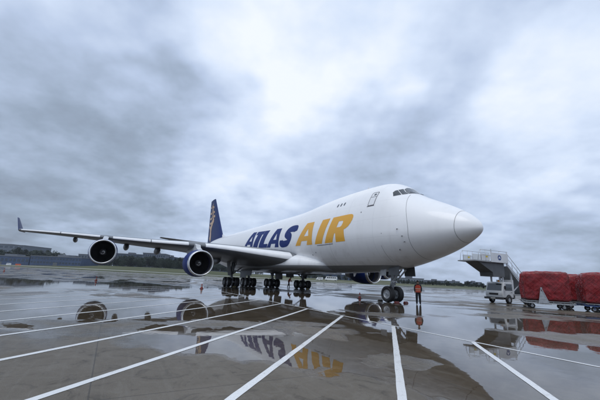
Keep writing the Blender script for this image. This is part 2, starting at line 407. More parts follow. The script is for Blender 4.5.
# pale taxiway strip between the grass
vs, fs = [], []
for i in range(41):
    for d in (28, 36):
        p = EA + ed * (i * 40 - 200) + en * d; p.z = rise(p) + 0.05; vs.append(p)
for i in range(40): fs.append((2 * i, 2 * i + 2, 2 * i + 3, 2 * i + 1))
tag(obj('taxiway', vs, fs, mat('taxiway_concrete', (0.30, 0.30, 0.27), 0.6, var=0.1, vscale=0.05), smooth=True), kind='structure')

# painted stand lines: one long line parallel to the aircraft, slanted lines running off it
def paint_material():
    M = bpy.data.materials.new('worn_line_paint'); M.use_nodes = True; nt = M.node_tree; p = nt.nodes['Principled BSDF']
    O = N(nt, 'ShaderNodeTexCoord').outputs['Object']
    n = NOISE(nt, O, 3.0, 6, 0.7).outputs['Fac']; n2 = NOISE(nt, O, 26.0, 5, 0.75).outputs['Fac']
    worn = SM(nt, MA(nt, 'ADD', MA(nt, 'MULTIPLY', n, 0.55), MA(nt, 'MULTIPLY', n2, 0.45)), 0.52, 0.66)
    c = MIX(nt, n, (0.60, 0.61, 0.61), (0.80, 0.81, 0.81))
    c = MIX(nt, MA(nt, 'MULTIPLY', worn, 0.6), c, (0.20, 0.19, 0.17))
    nt.links.new(c, p.inputs['Base Color']); nt.links.new(MA(nt, 'ADD', 0.12, MA(nt, 'MULTIPLY', n2, 0.3)), p.inputs['Roughness'])
    p.inputs['IOR'].default_value = 1.36
    return M
DIM = '2D'
paint_line = paint_material()
DIM = '3D'
def stripe(a, b, w, seed=0):
    a, b = Vector(a), Vector(b); d = (b - a); L = d.length; d.normalize(); n = Vector((-d.y, d.x, 0)); k = max(2, int(L / 0.25)); vs, fs = [], []
    rnd = random.Random(seed)
    for i in range(k + 1):
        p = a + d * (L * i / k)
        vs += [p + n * (w / 2 + rnd.uniform(-.004, .004)), p - n * (w / 2 + rnd.uniform(-.004, .004))]
    for i in range(k): fs.append((2 * i, 2 * i + 1, 2 * i + 3, 2 * i + 2))
    return obj('painted_line', vs, fs, paint_line, apron)
stripe(ac(-60, 10.57, 0.005), ac(44, 10.57, 0.005), 0.10, 1)
for k in range(-3, 10):
    x0 = 3.03 + 3.05 * k
    sdir = Vector((-0.722, 0.692, 0)); o = Vector((x0, 10.66, 0)); e = o + sdir * 26
    stripe(ac(o.x, o.y, 0.005), ac(e.x, e.y, 0.005), 0.13, k + 10)
for k in range(4):                                 # far stand lines beyond the aircraft
    stripe(ac(-30, -22 - 9 * k, 0.005), ac(90, -22 - 9 * k, 0.005), 0.15, k + 50)

# ================================================================== AIRCRAFT
plane_root = empty('cargo_aircraft', AC_LOC, AC_YAW)
tag(plane_root, 'huge white four-engined cargo jet with blue and gold lettering parked on the wet apron', 'aircraft')
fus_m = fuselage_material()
# station: x, top, bottom, half width, height of the widest line, upper-lobe exponent
ST = [(0, 5.13, 5.13, 0, 5.13, 2), (.12, 5.478, 4.855, .327, 5.128, 2), (.4, 5.79, 4.631, .628, 5.122, 2), (.8, 6.12, 4.403, .952, 5.113, 2), (1.4, 6.50, 4.115, 1.323, 5.10, 2), (2.2, 6.94, 3.774, 1.722, 5.103, 2),
      (3.2, 7.42, 3.43, 2.122, 5.12, 2.02), (4.2, 7.90, 3.15, 2.44, 5.14, 2.08), (5.0, 8.38, 2.94, 2.66, 5.17, 2.16), (5.8, 8.99, 2.76, 2.85, 5.21, 2.2), (6.6, 9.40, 2.60, 2.98, 5.27, 2.16), (7.6, 9.60, 2.47, 3.09, 5.32, 2.1), (9, 9.67, 2.35, 3.18, 5.38, 2.04),
      (11, 9.70, 2.26, 3.24, 5.42, 2), (13.5, 9.65, 2.20, 3.25, 5.45, 2), (16, 9.49, 2.19, 3.25, 5.46, 2), (18.5, 9.26, 2.19, 3.25, 5.47, 2), (21, 9.12, 2.19, 3.25, 5.47, 2), (23.5, 9.09, 2.19, 3.25, 5.47, 2), (26, 9.09, 2.19, 3.25, 5.47, 2), (40, 9.09, 2.19, 3.25, 5.47, 2),
      (46, 9.09, 2.42, 3.22, 5.55, 2), (51, 9.08, 3.02, 3.02, 5.8, 2), (56, 9.06, 3.95, 2.55, 6.3, 2), (61, 8.97, 5.05, 1.85, 6.85, 2), (65, 8.74, 6.1, 1.15, 7.3, 2), (68, 8.28, 7.0, .5, 7.6, 2), (68.7, 7.9, 7.4, .18, 7.64, 2)]
def hermite(xs, ys):
    n = len(xs); d = [(ys[i + 1] - ys[i]) / (xs[i + 1] - xs[i]) for i in range(n - 1)]
    m = [d[0]] + [0 if d[i - 1] * d[i] <= 0 else 2 * d[i - 1] * d[i] / (d[i - 1] + d[i]) for i in range(1, n - 1)] + [d[-1]]
    def f(x):
        x = min(max(x, xs[0]), xs[-1]); i = min(max(bisect.bisect_right(xs, x) - 1, 0), n - 2); h = xs[i + 1] - xs[i]; t = (x - xs[i]) / h
        return ys[i] * (2 * t ** 3 - 3 * t * t + 1) + h * m[i] * (t ** 3 - 2 * t * t + t) + ys[i + 1] * (-2 * t ** 3 + 3 * t * t) + h * m[i + 1] * (t ** 3 - t * t)
    return f
_ss = [math.sqrt(t[0]) for t in ST]
FH = [hermite(_ss, [t[k] for t in ST]) for k in (1, 2, 3, 4, 5)]
def prof(x):
    s = math.sqrt(max(x, 0)); return [g(s) for g in FH]
def fsec(x, a):
    t, b_, w, c, n = prof(x); ca, sa = math.cos(a), math.sin(a)
    if sa <= 0: return Vector((x, w * ca, c + (c - b_) * sa))
    e = 2 / n
    return Vector((x, w * math.copysign(abs(ca) ** e, ca), c + (t - c) * abs(sa) ** e))
def fy(x, z):                                      # half width at (x, z)
    t, b_, w, c, n = prof(x); n = n if z > c else 2
    u = (z - c) / ((t - c) if z > c else (c - b_)); 
    return w * max(0.0, 1 - abs(u) ** n) ** (1 / n)
def fx(y, z):                                      # first station that contains (y, z), for the nose
    lo, hi = 0.0, 11.0
    for _ in range(40):
        mdl = (lo + hi) / 2
        t, b_, w, c, n = prof(mdl); n = n if z > c else 2
        h = (t - c) if z > c else (c - b_)
        if h > 1e-6 and w > 1e-6 and abs(y / w) ** n + abs((z - c) / h) ** n < 1: hi = mdl
        else: lo = mdl
    return hi
def fnorm(P):                                      # outward normal from finite differences
    x, y, z = P
    def F(x, y, z):
        t, b_, w, c, n = prof(x); n = n if z > c else 2
        h = (t - c) if z > c else (c - b_)
        return abs(y / max(w, 1e-4)) ** n + abs((z - c) / max(h, 1e-4)) ** n
    e = 0.01
    g = Vector((F(x + e, y, z) - F(x - e, y, z), F(x, y + e, z) - F(x, y - e, z), F(x, y, z + e) - F(x, y, z - e)))
    return g.normalized()
NA = 96
SEAM = 1.10
def shell(name, xs_, closed0, closed1, parent):
    mb = MB(); rings = [[fsec(x, 2 * math.pi * k / NA) for k in range(NA)] for x in xs_]
    mb.loft(rings, closed0, closed1)
    return mb.build(name, fus_m, parent, smooth=True, weld=True)
def samp(a, b, n): 
    sa, sb = math.sqrt(a), math.sqrt(b); return [(sa + (sb - sa) * i / (n - 1)) ** 2 for i in range(n)]
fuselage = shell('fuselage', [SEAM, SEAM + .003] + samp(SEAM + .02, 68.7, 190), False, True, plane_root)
radome = shell('radome', samp(0.0004, SEAM - 0.02, 30) + [SEAM - .004, SEAM - .001], True, False, plane_root)
radome['label'] = 'blunt white nose cone of the aircraft'

def decal(name, loops, material, parent, to3d, off=0.008, step=(0.35, 0.2), strip=False):
    """A flat print: 2-D loops (first outer, then holes) laid on a curved skin by to3d(u, v) -> (point, normal)."""
    pts = [Vector((p[0], p[1], 0)) for l in loops for p in l]
    if strip:
        n_ = len(pts) // 2; tri = [(i, i + 1, 2 * n_ - 2 - i, 2 * n_ - 1 - i) for i in range(n_ - 1)]
    else: tri = tessellate_polygon([[Vector((p[0], p[1], 0)) for p in l] for l in loops])
    bm = bmesh.new(); bv = [bm.verts.new(p) for p in pts]
    for t in tri:
        try: bm.faces.new([bv[i] for i in t])
        except ValueError: pass
    for ax in (0, 1):
        lo, hi = min(p[ax] for p in pts), max(p[ax] for p in pts); k = 1
        no = Vector((1, 0, 0)) if ax == 0 else Vector((0, 1, 0))
        while lo + k * step[ax] < hi:
            bmesh.ops.bisect_plane(bm, geom=bm.verts[:] + bm.edges[:] + bm.faces[:], plane_co=no * (lo + k * step[ax]), plane_no=no); k += 1
    for v in bm.verts:
        p, n = to3d(v.co.x, v.co.y); v.co = p + n * off
    me = bpy.data.meshes.new(name); bm.normal_update()
    f0 = bm.faces[:][0] if len(bm.faces) else None
    bm.to_mesh(me); bm.free()
    return link(name, me, material, parent, smooth=True)
def side(s):
    def f(x, z):
        p = Vector((x, s * fy(x, z), z)); return p, fnorm(p)
    return f
def nose_front(y, z):
    p = Vector((fx(y, z), y, z)); return p, fnorm(p)

# ---- lettering
SL = 0.50
def base_z(x): return 4.70 + 0.0013 * max(0, x - 10) ** 2
H_L = 2.24
def cr_spline(P, k=6):
    o = []
    for i in range(len(P) - 1):
        p0, p1, p2, p3 = P[max(i - 1, 0)], P[i], P[i + 1], P[min(i + 2, len(P) - 1)]
        for j in range(k):
            t = j / k
            o.append(tuple(0.5 * (2 * b + (c - a) * t + (2 * a - 5 * b + 4 * c - d) * t * t + (3 * b - a - 3 * c + d) * t ** 3) for a, b, c, d in zip(p0, p1, p2, p3)))
    o.append(tuple(P[-1])); return o
def thick(path, w):
    L, Rr = [], []
    for i, p in enumerate(path):
        a, b_ = path[max(i - 1, 0)], path[min(i + 1, len(path) - 1)]
        d = Vector((b_[0] - a[0], b_[1] - a[1])).normalized(); n = Vector((-d.y, d.x))
        ww = w(i / (len(path) - 1)) if callable(w) else w
        L.append((p[0] + n.x * ww / 2, p[1] + n.y * ww / 2)); Rr.append((p[0] - n.x * ww / 2, p[1] - n.y * ww / 2))
    return L + Rr[::-1]
def glyph_A(W): return [[(0, 0), (.27 * W, 1), (.69 * W, 1), (W, 0), (W - 1.05, 0), (W - 1.07, .19), (1.12, .19), (1.02, 0)], [(1.36, .40), (W - 1.14, .40), (.485 * W + .06, .74)]]
def glyph_T(): return [[(0, 1), (2.68, 1), (2.68, .79), (2.38, .79), (2.38, 0), (.74, 0), (.74, .79), (0, .79)]]
def glyph_L(): return [[(0, 1), (1.5, 1), (1.5, .21), (2.74, .21), (2.74, 0), (0, 0)]]
def glyph_S():
    p = [(2.86, .70), (2.74, .83), (2.2, .862), (1.45, .852), (.92, .775), (.88, .655), (1.35, .56), (1.95, .46), (2.1, .33), (1.85, .19), (1.2, .142), (.55, .15), (.14, .25), (.10, .335)]
    q = [(a, b_ * H_L) for a, b_ in cr_spline(p, 5)]
    t = thick(q, lambda s: 0.68 + 0.10 * math.sin(math.pi * s))
    return [[(a, b_ / H_L) for a, b_ in t]]
def glyph_I(): return [[(0, 0), (0, 1), (1.22, 1), (1.22, 0)]]
def glyph_R():
    out = [(0, 0), (0, 1), (2.25, 1), (2.62, .985), (2.86, .94), (3.0, .86), (3.03, .75), (2.98, .64), (2.84, .54), (2.62, .475), (2.38, .44), (3.0, 0), (1.72, 0), (1.32, .34), (1.18, .34), (1.18, 0)]
    hole = [(1.2, .56), (1.2, .79), (1.70, .79), (1.86, .76), (1.90, .69), (1.86, .60), (1.70, .56)]
    return [out, hole]
WORD = [('A', glyph_A(3.35), 34.2, navy), ('T', glyph_T(), 31.45, navy), ('L', glyph_L(), 28.70, navy), ('A', glyph_A(3.35), 25.93, navy), ('S', glyph_S(), 22.35, navy),
        ('A', glyph_A(3.35), 18.48, gold), ('I', glyph_I(), 14.63, gold), ('R', glyph_R(), 12.92, gold)]
for s in (1, -1):
    for ch, loops, x0, mt in WORD:
        L2 = []
        for lp in loops:
            q = []
            for (u, h) in lp:
                if s == 1: x = x0 - u - SL * h * H_L
                else: x = (34.2 + 9.2) - (x0 - u) + SL * h * H_L      # port side reads nose to tail
                q.append((x, base_z(x) + h * H_L if s == 1 else 4.85 + h * H_L))
            L2.append(q)
        decal('letter', L2, mt, fuselage, side(s), off=0.012, step=(0.6, 0.16), strip=(ch == 'S'))
# ---- seams, doors, windows of the fuselage
def ring_seam(x_of, a0, a1, w, material, name='skin_seam'):
    vs, fs = [], []; n = 90
    for i in range(n + 1):
        a = a0 + (a1 - a0) * i / n
        x = x_of(a)
        for dx in (-w / 2, w / 2):
            p = fsec(x + dx, a); vs.append(p + fnorm(p) * 0.006)
    for i in range(n): fs.append((2 * i, 2 * i + 1, 2 * i + 3, 2 * i + 2))
    return obj(name, vs, fs, material, fuselage, smooth=True)
ring_seam(lambda a: 1.12, 0, 2 * math.pi, 0.020, mat('radome_seam', (.17, .175, .18), .6))
def nd(a):                                         # nose cargo door cut: leans aft towards the crown
    s_ = math.sin(a); return 3.85 + 0.10 * max(0, -s_) + 0.95 * max(0, s_) ** 1.6
ring_seam(nd, R(-90), R(68), 0.024, seam_l); ring_seam(nd, R(112), R(270), 0.024, seam_l)
ring_seam(lambda a: 6.15, R(-60), R(-25), 0.02, seam_l); ring_seam(lambda a: 12.2, R(-70), R(0), 0.016, seam_l)
def rect(x0, x1, z0, z1, r=0.0, k=4):
    if not r: return [(x0, z0), (x1, z0), (x1, z1), (x0, z1)]
    o = []
    for cx, cz, a in ((x1 - r, z0 + r, -90), (x1 - r, z1 - r, 0), (x0 + r, z1 - r, 90), (x0 + r, z0 + r, 180)):
        for i in range(k + 1): t = R(a + 90 * i / k); o.append((cx + r * math.cos(t), cz + r * math.sin(t)))
    return o
for s in (1, -1):
    # upper deck door: outline, sill, inner bar and a small window
    d0 = decal('door', [rect(6.90, 7.50, 7.36, 8.47, .07)], mat('door_white', (0.76, 0.77, 0.78), 0.4), fuselage, side(s), 0.010)
    decal('door_seal', [rect(6.86, 7.54, 7.32, 8.51, .1), rect(6.91, 7.49, 7.37, 8.46, .07)], seam_m, fuselage, side(s), 0.013)
    decal('door_sill', [rect(6.84, 7.58, 7.26, 7.32)], seam_m, fuselage, side(s), 0.013)
    decal('door_bar', [rect(6.93, 7.47, 8.06, 8.10)], seam_m, fuselage, side(s), 0.014)
    decal('door_window', [rect(7.02, 7.26, 8.20, 8.36, .05)], glass, fuselage, side(s), 0.014)
    for xw in (11.86, 11.36, 10.86):
        decal('cabin_window', [rect(xw - .10, xw + .10, 7.96, 8.26, .07)], glass, fuselage, side(s), 0.012)
    # main cargo side door sill, drain holes, probes
    decal('sill_mark', [rect(11.7, 14.3, 4.56, 4.61)], seam_m, fuselage, side(s), 0.012)
    for (xw, zw, r) in ((14.83, 3.98, .06), (15.55, 3.78, .06), (12.1, 5.0, .025), (8.1, 6.9, .05), (5.9, 5.0, .03)):
        decal('vent_hole', [[(xw + r * math.cos(R(a)), zw + r * math.sin(R(a))) for a in range(0, 360, 30)]], seam_m, fuselage, side(s), 0.012)
    for (xw, zw) in ((4.63, 5.21), (4.32, 4.72), (4.26, 4.34), (4.85, 3.85)):
        p, n = side(s)(xw, zw)
        MB().tube([p, p + n * .10, p + n * .13 + Vector((-.16, 0, 0))], [.03, .025, .012], 6).build('probe', seam_m, fuselage, smooth=True)
    # cockpit glazing: front pane, two side panes
    F3 = [[(s * .04, 8.20), (s * .55, 8.17), (s * .99, 8.10), (s * 1.0, 8.30), (s * .86, 8.60), (s * .45, 8.80), (s * .04, 8.86)]]
    S1 = [[(s * 1.04, 8.09), (s * 1.46, 8.01), (s * 1.36, 8.49), (s * .92, 8.62), (s * 1.05, 8.31)]]
    S2 = [[(s * 1.51, 8.00), (s * 1.98, 7.88), (s * 1.80, 8.24), (s * 1.60, 8.40), (s * 1.41, 8.475)]]
    for lp in (F3, S1, S2): decal('cockpit_window', lp, glass, fuselage, nose_front, 0.012, (0.12, 0.08))
    MB().tube([nose_front(s * .3, 8.28)[0] + Vector((0, 0, .02)), nose_front(s * .75, 8.3)[0] + Vector((-.03, 0, .02))], .012, 5).build('wiper', black, fuselage)
MB().prism([(10.3, 9.65), (10.75, 9.65), (10.7, 10.02), (10.55, 10.02)], -.02, .02).build('antenna', white, fuselage)
MB().prism([(18.3, 9.24), (18.75, 9.2), (18.7, 9.5), (18.55, 9.5)], -.02, .02).build('antenna', white, fuselage)
MB().prism([(12.3, 2.25), (12.75, 2.25), (12.7, 1.9), (12.55, 1.9)], -.02, .02).build('antenna', white, fuselage)

# ---- wing-body fairing
def fairing():
    rings = []
    for i in range(41):
        t = i / 40; x = 14.5 + 26.5 * t
        g = math.sin(math.pi * min(1, t * 1.0)) ** 0.55 if 0 < t < 1 else 0.0
        w = 2.2 + 2.3 * g; top = 3.1 + 1.72 * g * (1 - .25 * t); bot = 2.25 - 0.22 * g; c = 2.95
        rings.append([Vector((x, w * math.copysign(abs(math.cos(a)) ** .75, math.cos(a)), c + ((top - c) if math.sin(a) > 0 else (c - bot)) * math.copysign(abs(math.sin(a)) ** .75, math.sin(a)))) for a in [2 * math.pi * k / 40 for k in range(40)]])
    mb = MB().loft(rings); return mb.build('wing_fairing', fus_m, plane_root, smooth=True)
fairing()

# ---- wings
WY = [1.5, 3.25, 5.9, 9.6, 11.9, 16.3, 21.0, 26.0, 31.0]
W_LE = hermite(WY, [17.0, 18.55, 20.84, 24.1, 26.1, 30.0, 34.2, 38.7, 43.1])
W_Z = hermite(WY, [3.15, 3.50, 3.88, 4.40, 4.62, 4.90, 5.28, 5.70, 6.03])
W_C = hermite(WY, [18.4, 17.3, 15.2, 12.2, 10.6, 8.9, 7.3, 5.6, 4.0])
W_T = hermite(WY, [.125, .125, .115, .10, .095, .09, .085, .08, .078])
W_I = hermite(WY, [3.0, 2.5, 2.0, 1.6, 1.3, .8, .2, -.4, -1.0])   # incidence, degrees
def aero(t):                                       # closed section, unit chord, from the trailing edge over the top and back
    o = []; n = 22
    for i in range(n + 1):
        x = 0.5 * (1 + math.cos(math.pi * i / n)); yt = 5 * t * (.2969 * math.sqrt(x) - .126 * x - .3516 * x * x + .2843 * x ** 3 - .1036 * x ** 4)
        o.append((x, yt + 0.025 * 4 * x * (1 - x) * .6))
    for i in range(1, n):
        x = 0.5 * (1 - math.cos(math.pi * i / n)); yt = 5 * t * (.2969 * math.sqrt(x) - .126 * x - .3516 * x * x + .2843 * x ** 3 - .1036 * x ** 4)
        o.append((x, -yt + 0.025 * 4 * x * (1 - x) * .6))
    return o
def wpt(s, y, u, v):
    c = W_C(y); a = R(W_I(y)); x, z = u * c, v * c
    return Vector((W_LE(y) + x * math.cos(a) + z * math.sin(a), s * y, W_Z(y) - x * math.sin(a) + z * math.cos(a)))
def wing(s):
    ys_ = [1.5 + (31.0 - 1.5) * i / 36 for i in range(37)]
    w = MB().loft([[wpt(s, y, u, v) for u, v in aero(W_T(y))] for y in ys_]).build('wing', wing_grey, plane_root, smooth=True, auto=60)
    # slats: bright metal leading edge in panels, broken at the pylons
    for (a, b_) in ((3.4, 10.9), (12.5, 16.1), (16.2, 20.1), (21.5, 25.9), (26.0, 30.7)):
        rings = []
        for i in range(9):
            y = a + (b_ - a) * i / 8; t = W_T(y); L = []
            for x in (.04, .028, .018, .010, .004, 0, .0008, .0018, .003):
                yt = 5 * t * (.2969 * math.sqrt(x) - .126 * x - .3516 * x * x); k = len(L)
                v = (yt if k <= 5 else -yt) + .06 * x * (1 - x)
                L.append((x, v))
            g = .0032 * 8 / W_C(y)
            ou = [wpt(s, y, x - g * 1.6 * (1 if x < .05 else .3), v + (g if i_ < 5 else -g if i_ > 5 else 0)) for i_, (x, v) in enumerate(L)]
            rings.append(ou + [wpt(s, y, .03, 0.004)])
        MB().loft(rings).build('leading_edge_slat', slat_m, w, smooth=True, auto=50)
    # winglet
    rings = []
    for i in range(9):
        t = i / 8; cant = R(8 + 20 * min(1, t * 3)); h = 1.85 * t
        c = 3.4 * (1 - t) + 1.2 * t; x0 = 43.5 + 1.9 * t; y = 31.0 + .10 + h * .42; z = 6.0 + h
        sec = aero(.075)
        rings.append([Vector((x0 + u * c, s * (y - v * c), z)) for u, v in sec])
    wl = MB().loft(rings).build('winglet', mat('winglet_navy', (0.02, 0.035, 0.11), 0.45, spec=.2), w, smooth=True, auto=60)
    MB().loft([[Vector((43.1 + .4 * t + u * (4.0 - .4 * t), s * (31.0 + .1 * t - v * 0), 6.03 - .03 * t - u * 0 + v * 3.6)) for u, v in aero(.08)] for t in (0, 1)]).build('wing_tip', wing_grey, w, smooth=True)
    # flap track fairings
    for y in (7.6, 14.7, 18.4, 24.6):
        c = W_C(y); p = wpt(s, y, .62, -.03); q = wpt(s, y, 1.10, -.02)
        rings = []
        for i in range(13):
            t = i / 12; r = 0.52 * (math.sin(math.pi * (0.06 + .90 * t)) ** .6) * (1.12 - .35 * t) * (1.0 if y < 20 else .75)
            ctr = p.lerp(q, t) + Vector((0, 0, -.16 - .10 * t))
            rings.append([ctr + Vector((0, .72 * r * math.cos(a), r * math.sin(a))) for a in [2 * math.pi * k / 16 for k in range(16)]])
        MB().loft(rings).build('flap_fairing', wing_grey, w, smooth=True)
    # flap and aileron gaps as dark joints on the underside
    for u in (.70, .80):
        rows = []
        for i in range(25):
            y = 4.4 + 25.6 * i / 24
            tt = W_T(y); yt = 5 * tt * (.2969 * math.sqrt(u) - .126 * u - .3516 * u * u + .2843 * u ** 3 - .1036 * u ** 4)
            rows.append((wpt(s, y, u - .03 / W_C(y), -yt + .015 * 4 * u * (1 - u) - .006 / W_C(y)), wpt(s, y, u + .03 / W_C(y), -yt + .015 * 4 * u * (1 - u) - .006 / W_C(y))))
        vs = [v for r_ in rows for v in r_]
        obj('flap_joint', vs, [(2 * i, 2 * i + 2, 2 * i + 3, 2 * i + 1) for i in range(24)], seam_m, w, smooth=True)
    return w
for s in (1, -1): wing(s)

# ---- engines
def engine(x0, y, zc):
    cw = [(0.42, 1.335), (.8, 1.40), (1.4, 1.435), (2.2, 1.43), (3.0, 1.36), (3.8, 1.22), (4.1, 1.15)]
    inn = [(4.1, 1.10), (3.8, 1.12), (3.0, 1.16), (1.35, 1.17), (.9, 1.17), (.42, 1.15)]
    c = (x0, y, zc)
    e = MB().lathe(cw + inn, c, 'x', 56, cap=False).build('engine_nacelle', navy, plane_root, smooth=True, auto=40)
    lip = [(.44, 1.152), (.28, 1.135), (.14, 1.150), (.05, 1.18), (0, 1.225), (.03, 1.265), (.12, 1.30), (.28, 1.325), (.44, 1.339)]
    MB().lathe(lip, c, 'x', 56, cap=False).build('inlet_lip', chrome, e, smooth=True)
    MB().lathe([(.45, 1.149), (1.3, 1.165)], c, 'x', 48, cap=False).build('inlet_duct', mat('inlet_duct_grey', (.05, .05, .055), .5), e, smooth=True)
    MB().lathe([(1.75, 0.001), (1.76, 1.16)], c, 'x', 40, cap=False).build('fan_backing', dark_int, e)
    fb = MB()
    for k in range(38):
        a = 2 * math.pi * k / 38; ring = []
        for j in range(5):
            r = .36 + (1.15 - .36) * j / 4; tw = R(62 - 34 * (1 - j / 4)); ch = .18 + .05 * (j / 4)
            rad = Vector((0, math.cos(a), math.sin(a))); tan = Vector((0, -math.sin(a), math.cos(a)))
            cen = Vector((x0 + 1.42, y, zc)) + rad * r; d = Vector((math.cos(tw), 0, 0)) * ch + tan * math.sin(tw) * ch
            ring.append((cen - d * .5, cen + d * .5))
        b0 = len(fb.v)
        for p, q in ring: fb.v += [p, q]
        fb.f += [(b0 + 2 * j, b0 + 2 * j + 2, b0 + 2 * j + 3, b0 + 2 * j + 1) for j in range(4)]
    fb.build('fan_blades', blade_m, e)
    MB().lathe([(.98, 0.001), (1.0, .06), (1.08, .15), (1.22, .26), (1.36, .34), (1.5, .37)], c, 'x', 32, cap=False).build('spinner', mat('spinner_grey', (.06, .06, .065), .4), e, smooth=True)
    sw = []
    for i in range(26):
        t = i / 25; a = R(30 + 300 * t); r = .07 + .17 * t
        sw.append((r, a, .05 + .02 * math.sin(math.pi * t)))
    vs = []; pr = [(.98, 0.001), (1.0, .06), (1.08, .15), (1.22, .26), (1.36, .34)]
    def hx(r):
        for (xa, ra), (xb, rb) in zip(pr, pr[1:]):
            if r <= rb: return xa + (xb - xa) * (r - ra) / (rb - ra)
        return 1.36
    for r, a, w_ in sw:
        for k in (-1, 1):
            rr = r + k * w_ / 2; vs.append((x0 + hx(rr) - .008, y + rr * math.cos(a), zc + rr * math.sin(a)))
    obj('spinner_swirl', vs, [(2 * i, 2 * i + 1, 2 * i + 3, 2 * i + 2) for i in range(25)], mat('swirl_white', (.6, .6, .6), .5), e)
    MB().lathe([(3.2, 1.0), (4.2, .96), (5.2, .74), (5.9, .60), (5.88, .55), (5.2, .5), (5.2, .001)], c, 'x', 36, cap=False).build('exhaust_nozzle', exhaust, e, smooth=True, auto=40)
    MB().lathe([(5.0, .36), (5.9, .30), (6.5, .02)], c, 'x', 24).build('exhaust_plug', exhaust, e, smooth=True)
    # pylon: a streamlined blade from the cowl to the wing
    yy = abs(y); xl, zl = W_LE(yy), W_Z(yy)
    top = [(x0 + 1.2, zc + 1.40), (x0 + 2.2, min(zl - .25, zc + 1.72)), (xl - .5, zl - .02), (xl + .2, zl + .16), (xl + 1.2, zl + .10), (xl + 3.6, zl - .25)]
    low = [(xl + 4.4, zl - .62), (x0 + 6.6, zc + .95), (x0 + 5.2, zc + .75), (x0 + 4.0, zc + 1.05), (x0 + 2.6, zc + 1.30)]
    pl = top + low; rings = []
    for k, (yo, sc) in enumerate(((-.26, .0), (-.20, .10), (0, .16), (.20, .10), (.26, .0))):
        rings.append([Vector((px_ - (sc if i == 0 or i > 20 else 0), y + yo, pz_)) for i, (px_, pz_) in enumerate(pl)])
    MB().loft(rings).build('pylon', mat('pylon_grey', (.55, .57, .59), .35, coat=.2, var=.05), e, smooth=True, auto=35)
    # thin white band with small marks on the cowl, strake
    MB().lathe([(2.95, 1.3705), (3.02, 1.362)], c, 'x', 56, cap=False).build('cowl_joint', seam_m, e, smooth=True)
    sg = 1 if y > 0 else -1
    MB().prism([(x0 + 1.3, zc + 1.18), (x0 + 2.5, zc + 1.20), (x0 + 2.3, zc + 1.42), (x0 + 1.8, zc + 1.40)], y - sg * .86 - .012, y - sg * .86 + .012).build('strake', navy, e)
    return e
for s in (1, -1):
    engine(23.0, s * 11.7, 2.58); engine(29.5, s * 20.8, 3.36)

# ---- tail
def fin_sec(t): return (57.0 + 9.4 * t ** 1.0, 9.0 + 10.35 * t, (13.0 - 8.9 * t), .11 - .025 * t)   # x_le, z, chord, thickness
rings = []
for i in range(20):
    t = i / 19; x0, z, c, th = fin_sec(t)
    if i == 0: z -= .5
    rings.append([Vector((x0 + u * c, (v - .015 * 4 * u * (1 - u)) * c * .9, z)) for u, v in aero(th)])
fin = MB().loft(rings).build('tail_fin', fin_navy, plane_root, smooth=True, auto=60)
MB().loft([[Vector((54.0 + 3.2 * t + u * (4 - 3 * t), .35 * (1 - t) * (1 if v > 0 else -1) * (1 - abs(2 * u - 1)), 8.95 + .9 * t)) for u, v in aero(.1)] for t in (0, .5, 1)]).build('fin_fillet', white, fin, smooth=True)
def on_fin(s):
    def f(u, t):                                    # u along the chord, t up the span
        x0, z, c, th = fin_sec(t); x = min(max(u, 0.0005), 1)
        yt = 5 * th * (.2969 * math.sqrt(x) - .126 * x - .3516 * x * x + .2843 * x ** 3 - .1036 * x ** 4)
        return Vector((x0 + u * c, s * yt * c * .9, z)), Vector((0, s, 0))
    return f
def fin_path(pts, w0, w1):
    P = cr_spline(pts, 6); n = len(P); L, Q = [], []
    for i, p in enumerate(P):
        x0, z, c, th = fin_sec(p[1]); a, b_ = P[max(i - 1, 0)], P[min(i + 1, n - 1)]
        d = Vector(((b_[0] - a[0]) * c, (b_[1] - a[1]) * 10.35)).normalized(); nn = Vector((-d.y, d.x)); w = w0 + (w1 - w0) * i / (n - 1)
        L.append((p[0] + nn.x * w / 2 / c, p[1] + nn.y * w / 2 / 10.35)); Q.append((p[0] - nn.x * w / 2 / c, p[1] - nn.y * w / 2 / 10.35))
    return [L + Q[::-1]]
for s in (1, -1):
    for pts, a, b_ in (([(.74, .02), (.70, .12), (.70, .24), (.63, .34), (.50, .42), (.36, .47)], 1.5, .55), ([(.70, .26), (.80, .33), (.90, .37)], .7, .4),
                       ([(.86, .44), (.70, .42), (.52, .46), (.36, .55), (.22, .56)], .35, .45), ([(.88, .56), (.72, .53), (.54, .57), (.40, .67), (.24, .66)], .35, .42),
                       ([(.90, .70), (.74, .66), (.56, .70), (.42, .80), (.26, .79)], .3, .38), ([(.34, .47), (.42, .57), (.40, .68), (.44, .80), (.40, .90)], .28, .22), ([(.88, .84), (.7, .81), (.5, .86)], .26, .3)):
        decal('tail_emblem', fin_path(pts, a * 1.35, b_ * 1.35), tail_gold, fin, on_fin(s), 0.03, (0.06, 0.03), strip=True)
vs = []
for s in (1, -1):
    rows = []
    for i in range(20):
        t = .04 + .93 * i / 19
        for u in (.694, .700): p, n = on_fin(s)(u, t); rows.append(p + n * .012)
    obj('rudder_joint', rows, [(2 * i, 2 * i + 1, 2 * i + 3, 2 * i + 2) for i in range(19)], seam_m, fin)
for s in (1, -1):
    rings = []
    for i in range(10):
        t = i / 9; y = .6 + 10.5 * t; c = 8.6 - 6.1 * t; x0 = 59.6 + 7.6 * t; z = 7.75 + 1.25 * t
        rings.append([Vector((x0 + u * c, s * y, z - v * c * 1.0)) for u, v in aero(.09)])
    MB().loft(rings).build('tailplane', wing_grey, plane_root, smooth=True, auto=60)
MB().lathe([(68.6, .19), (69.1, .16), (69.15, .08)], (0, 0, 7.65), 'x', 16).build('tail_exhaust', exhaust, plane_root, smooth=True)

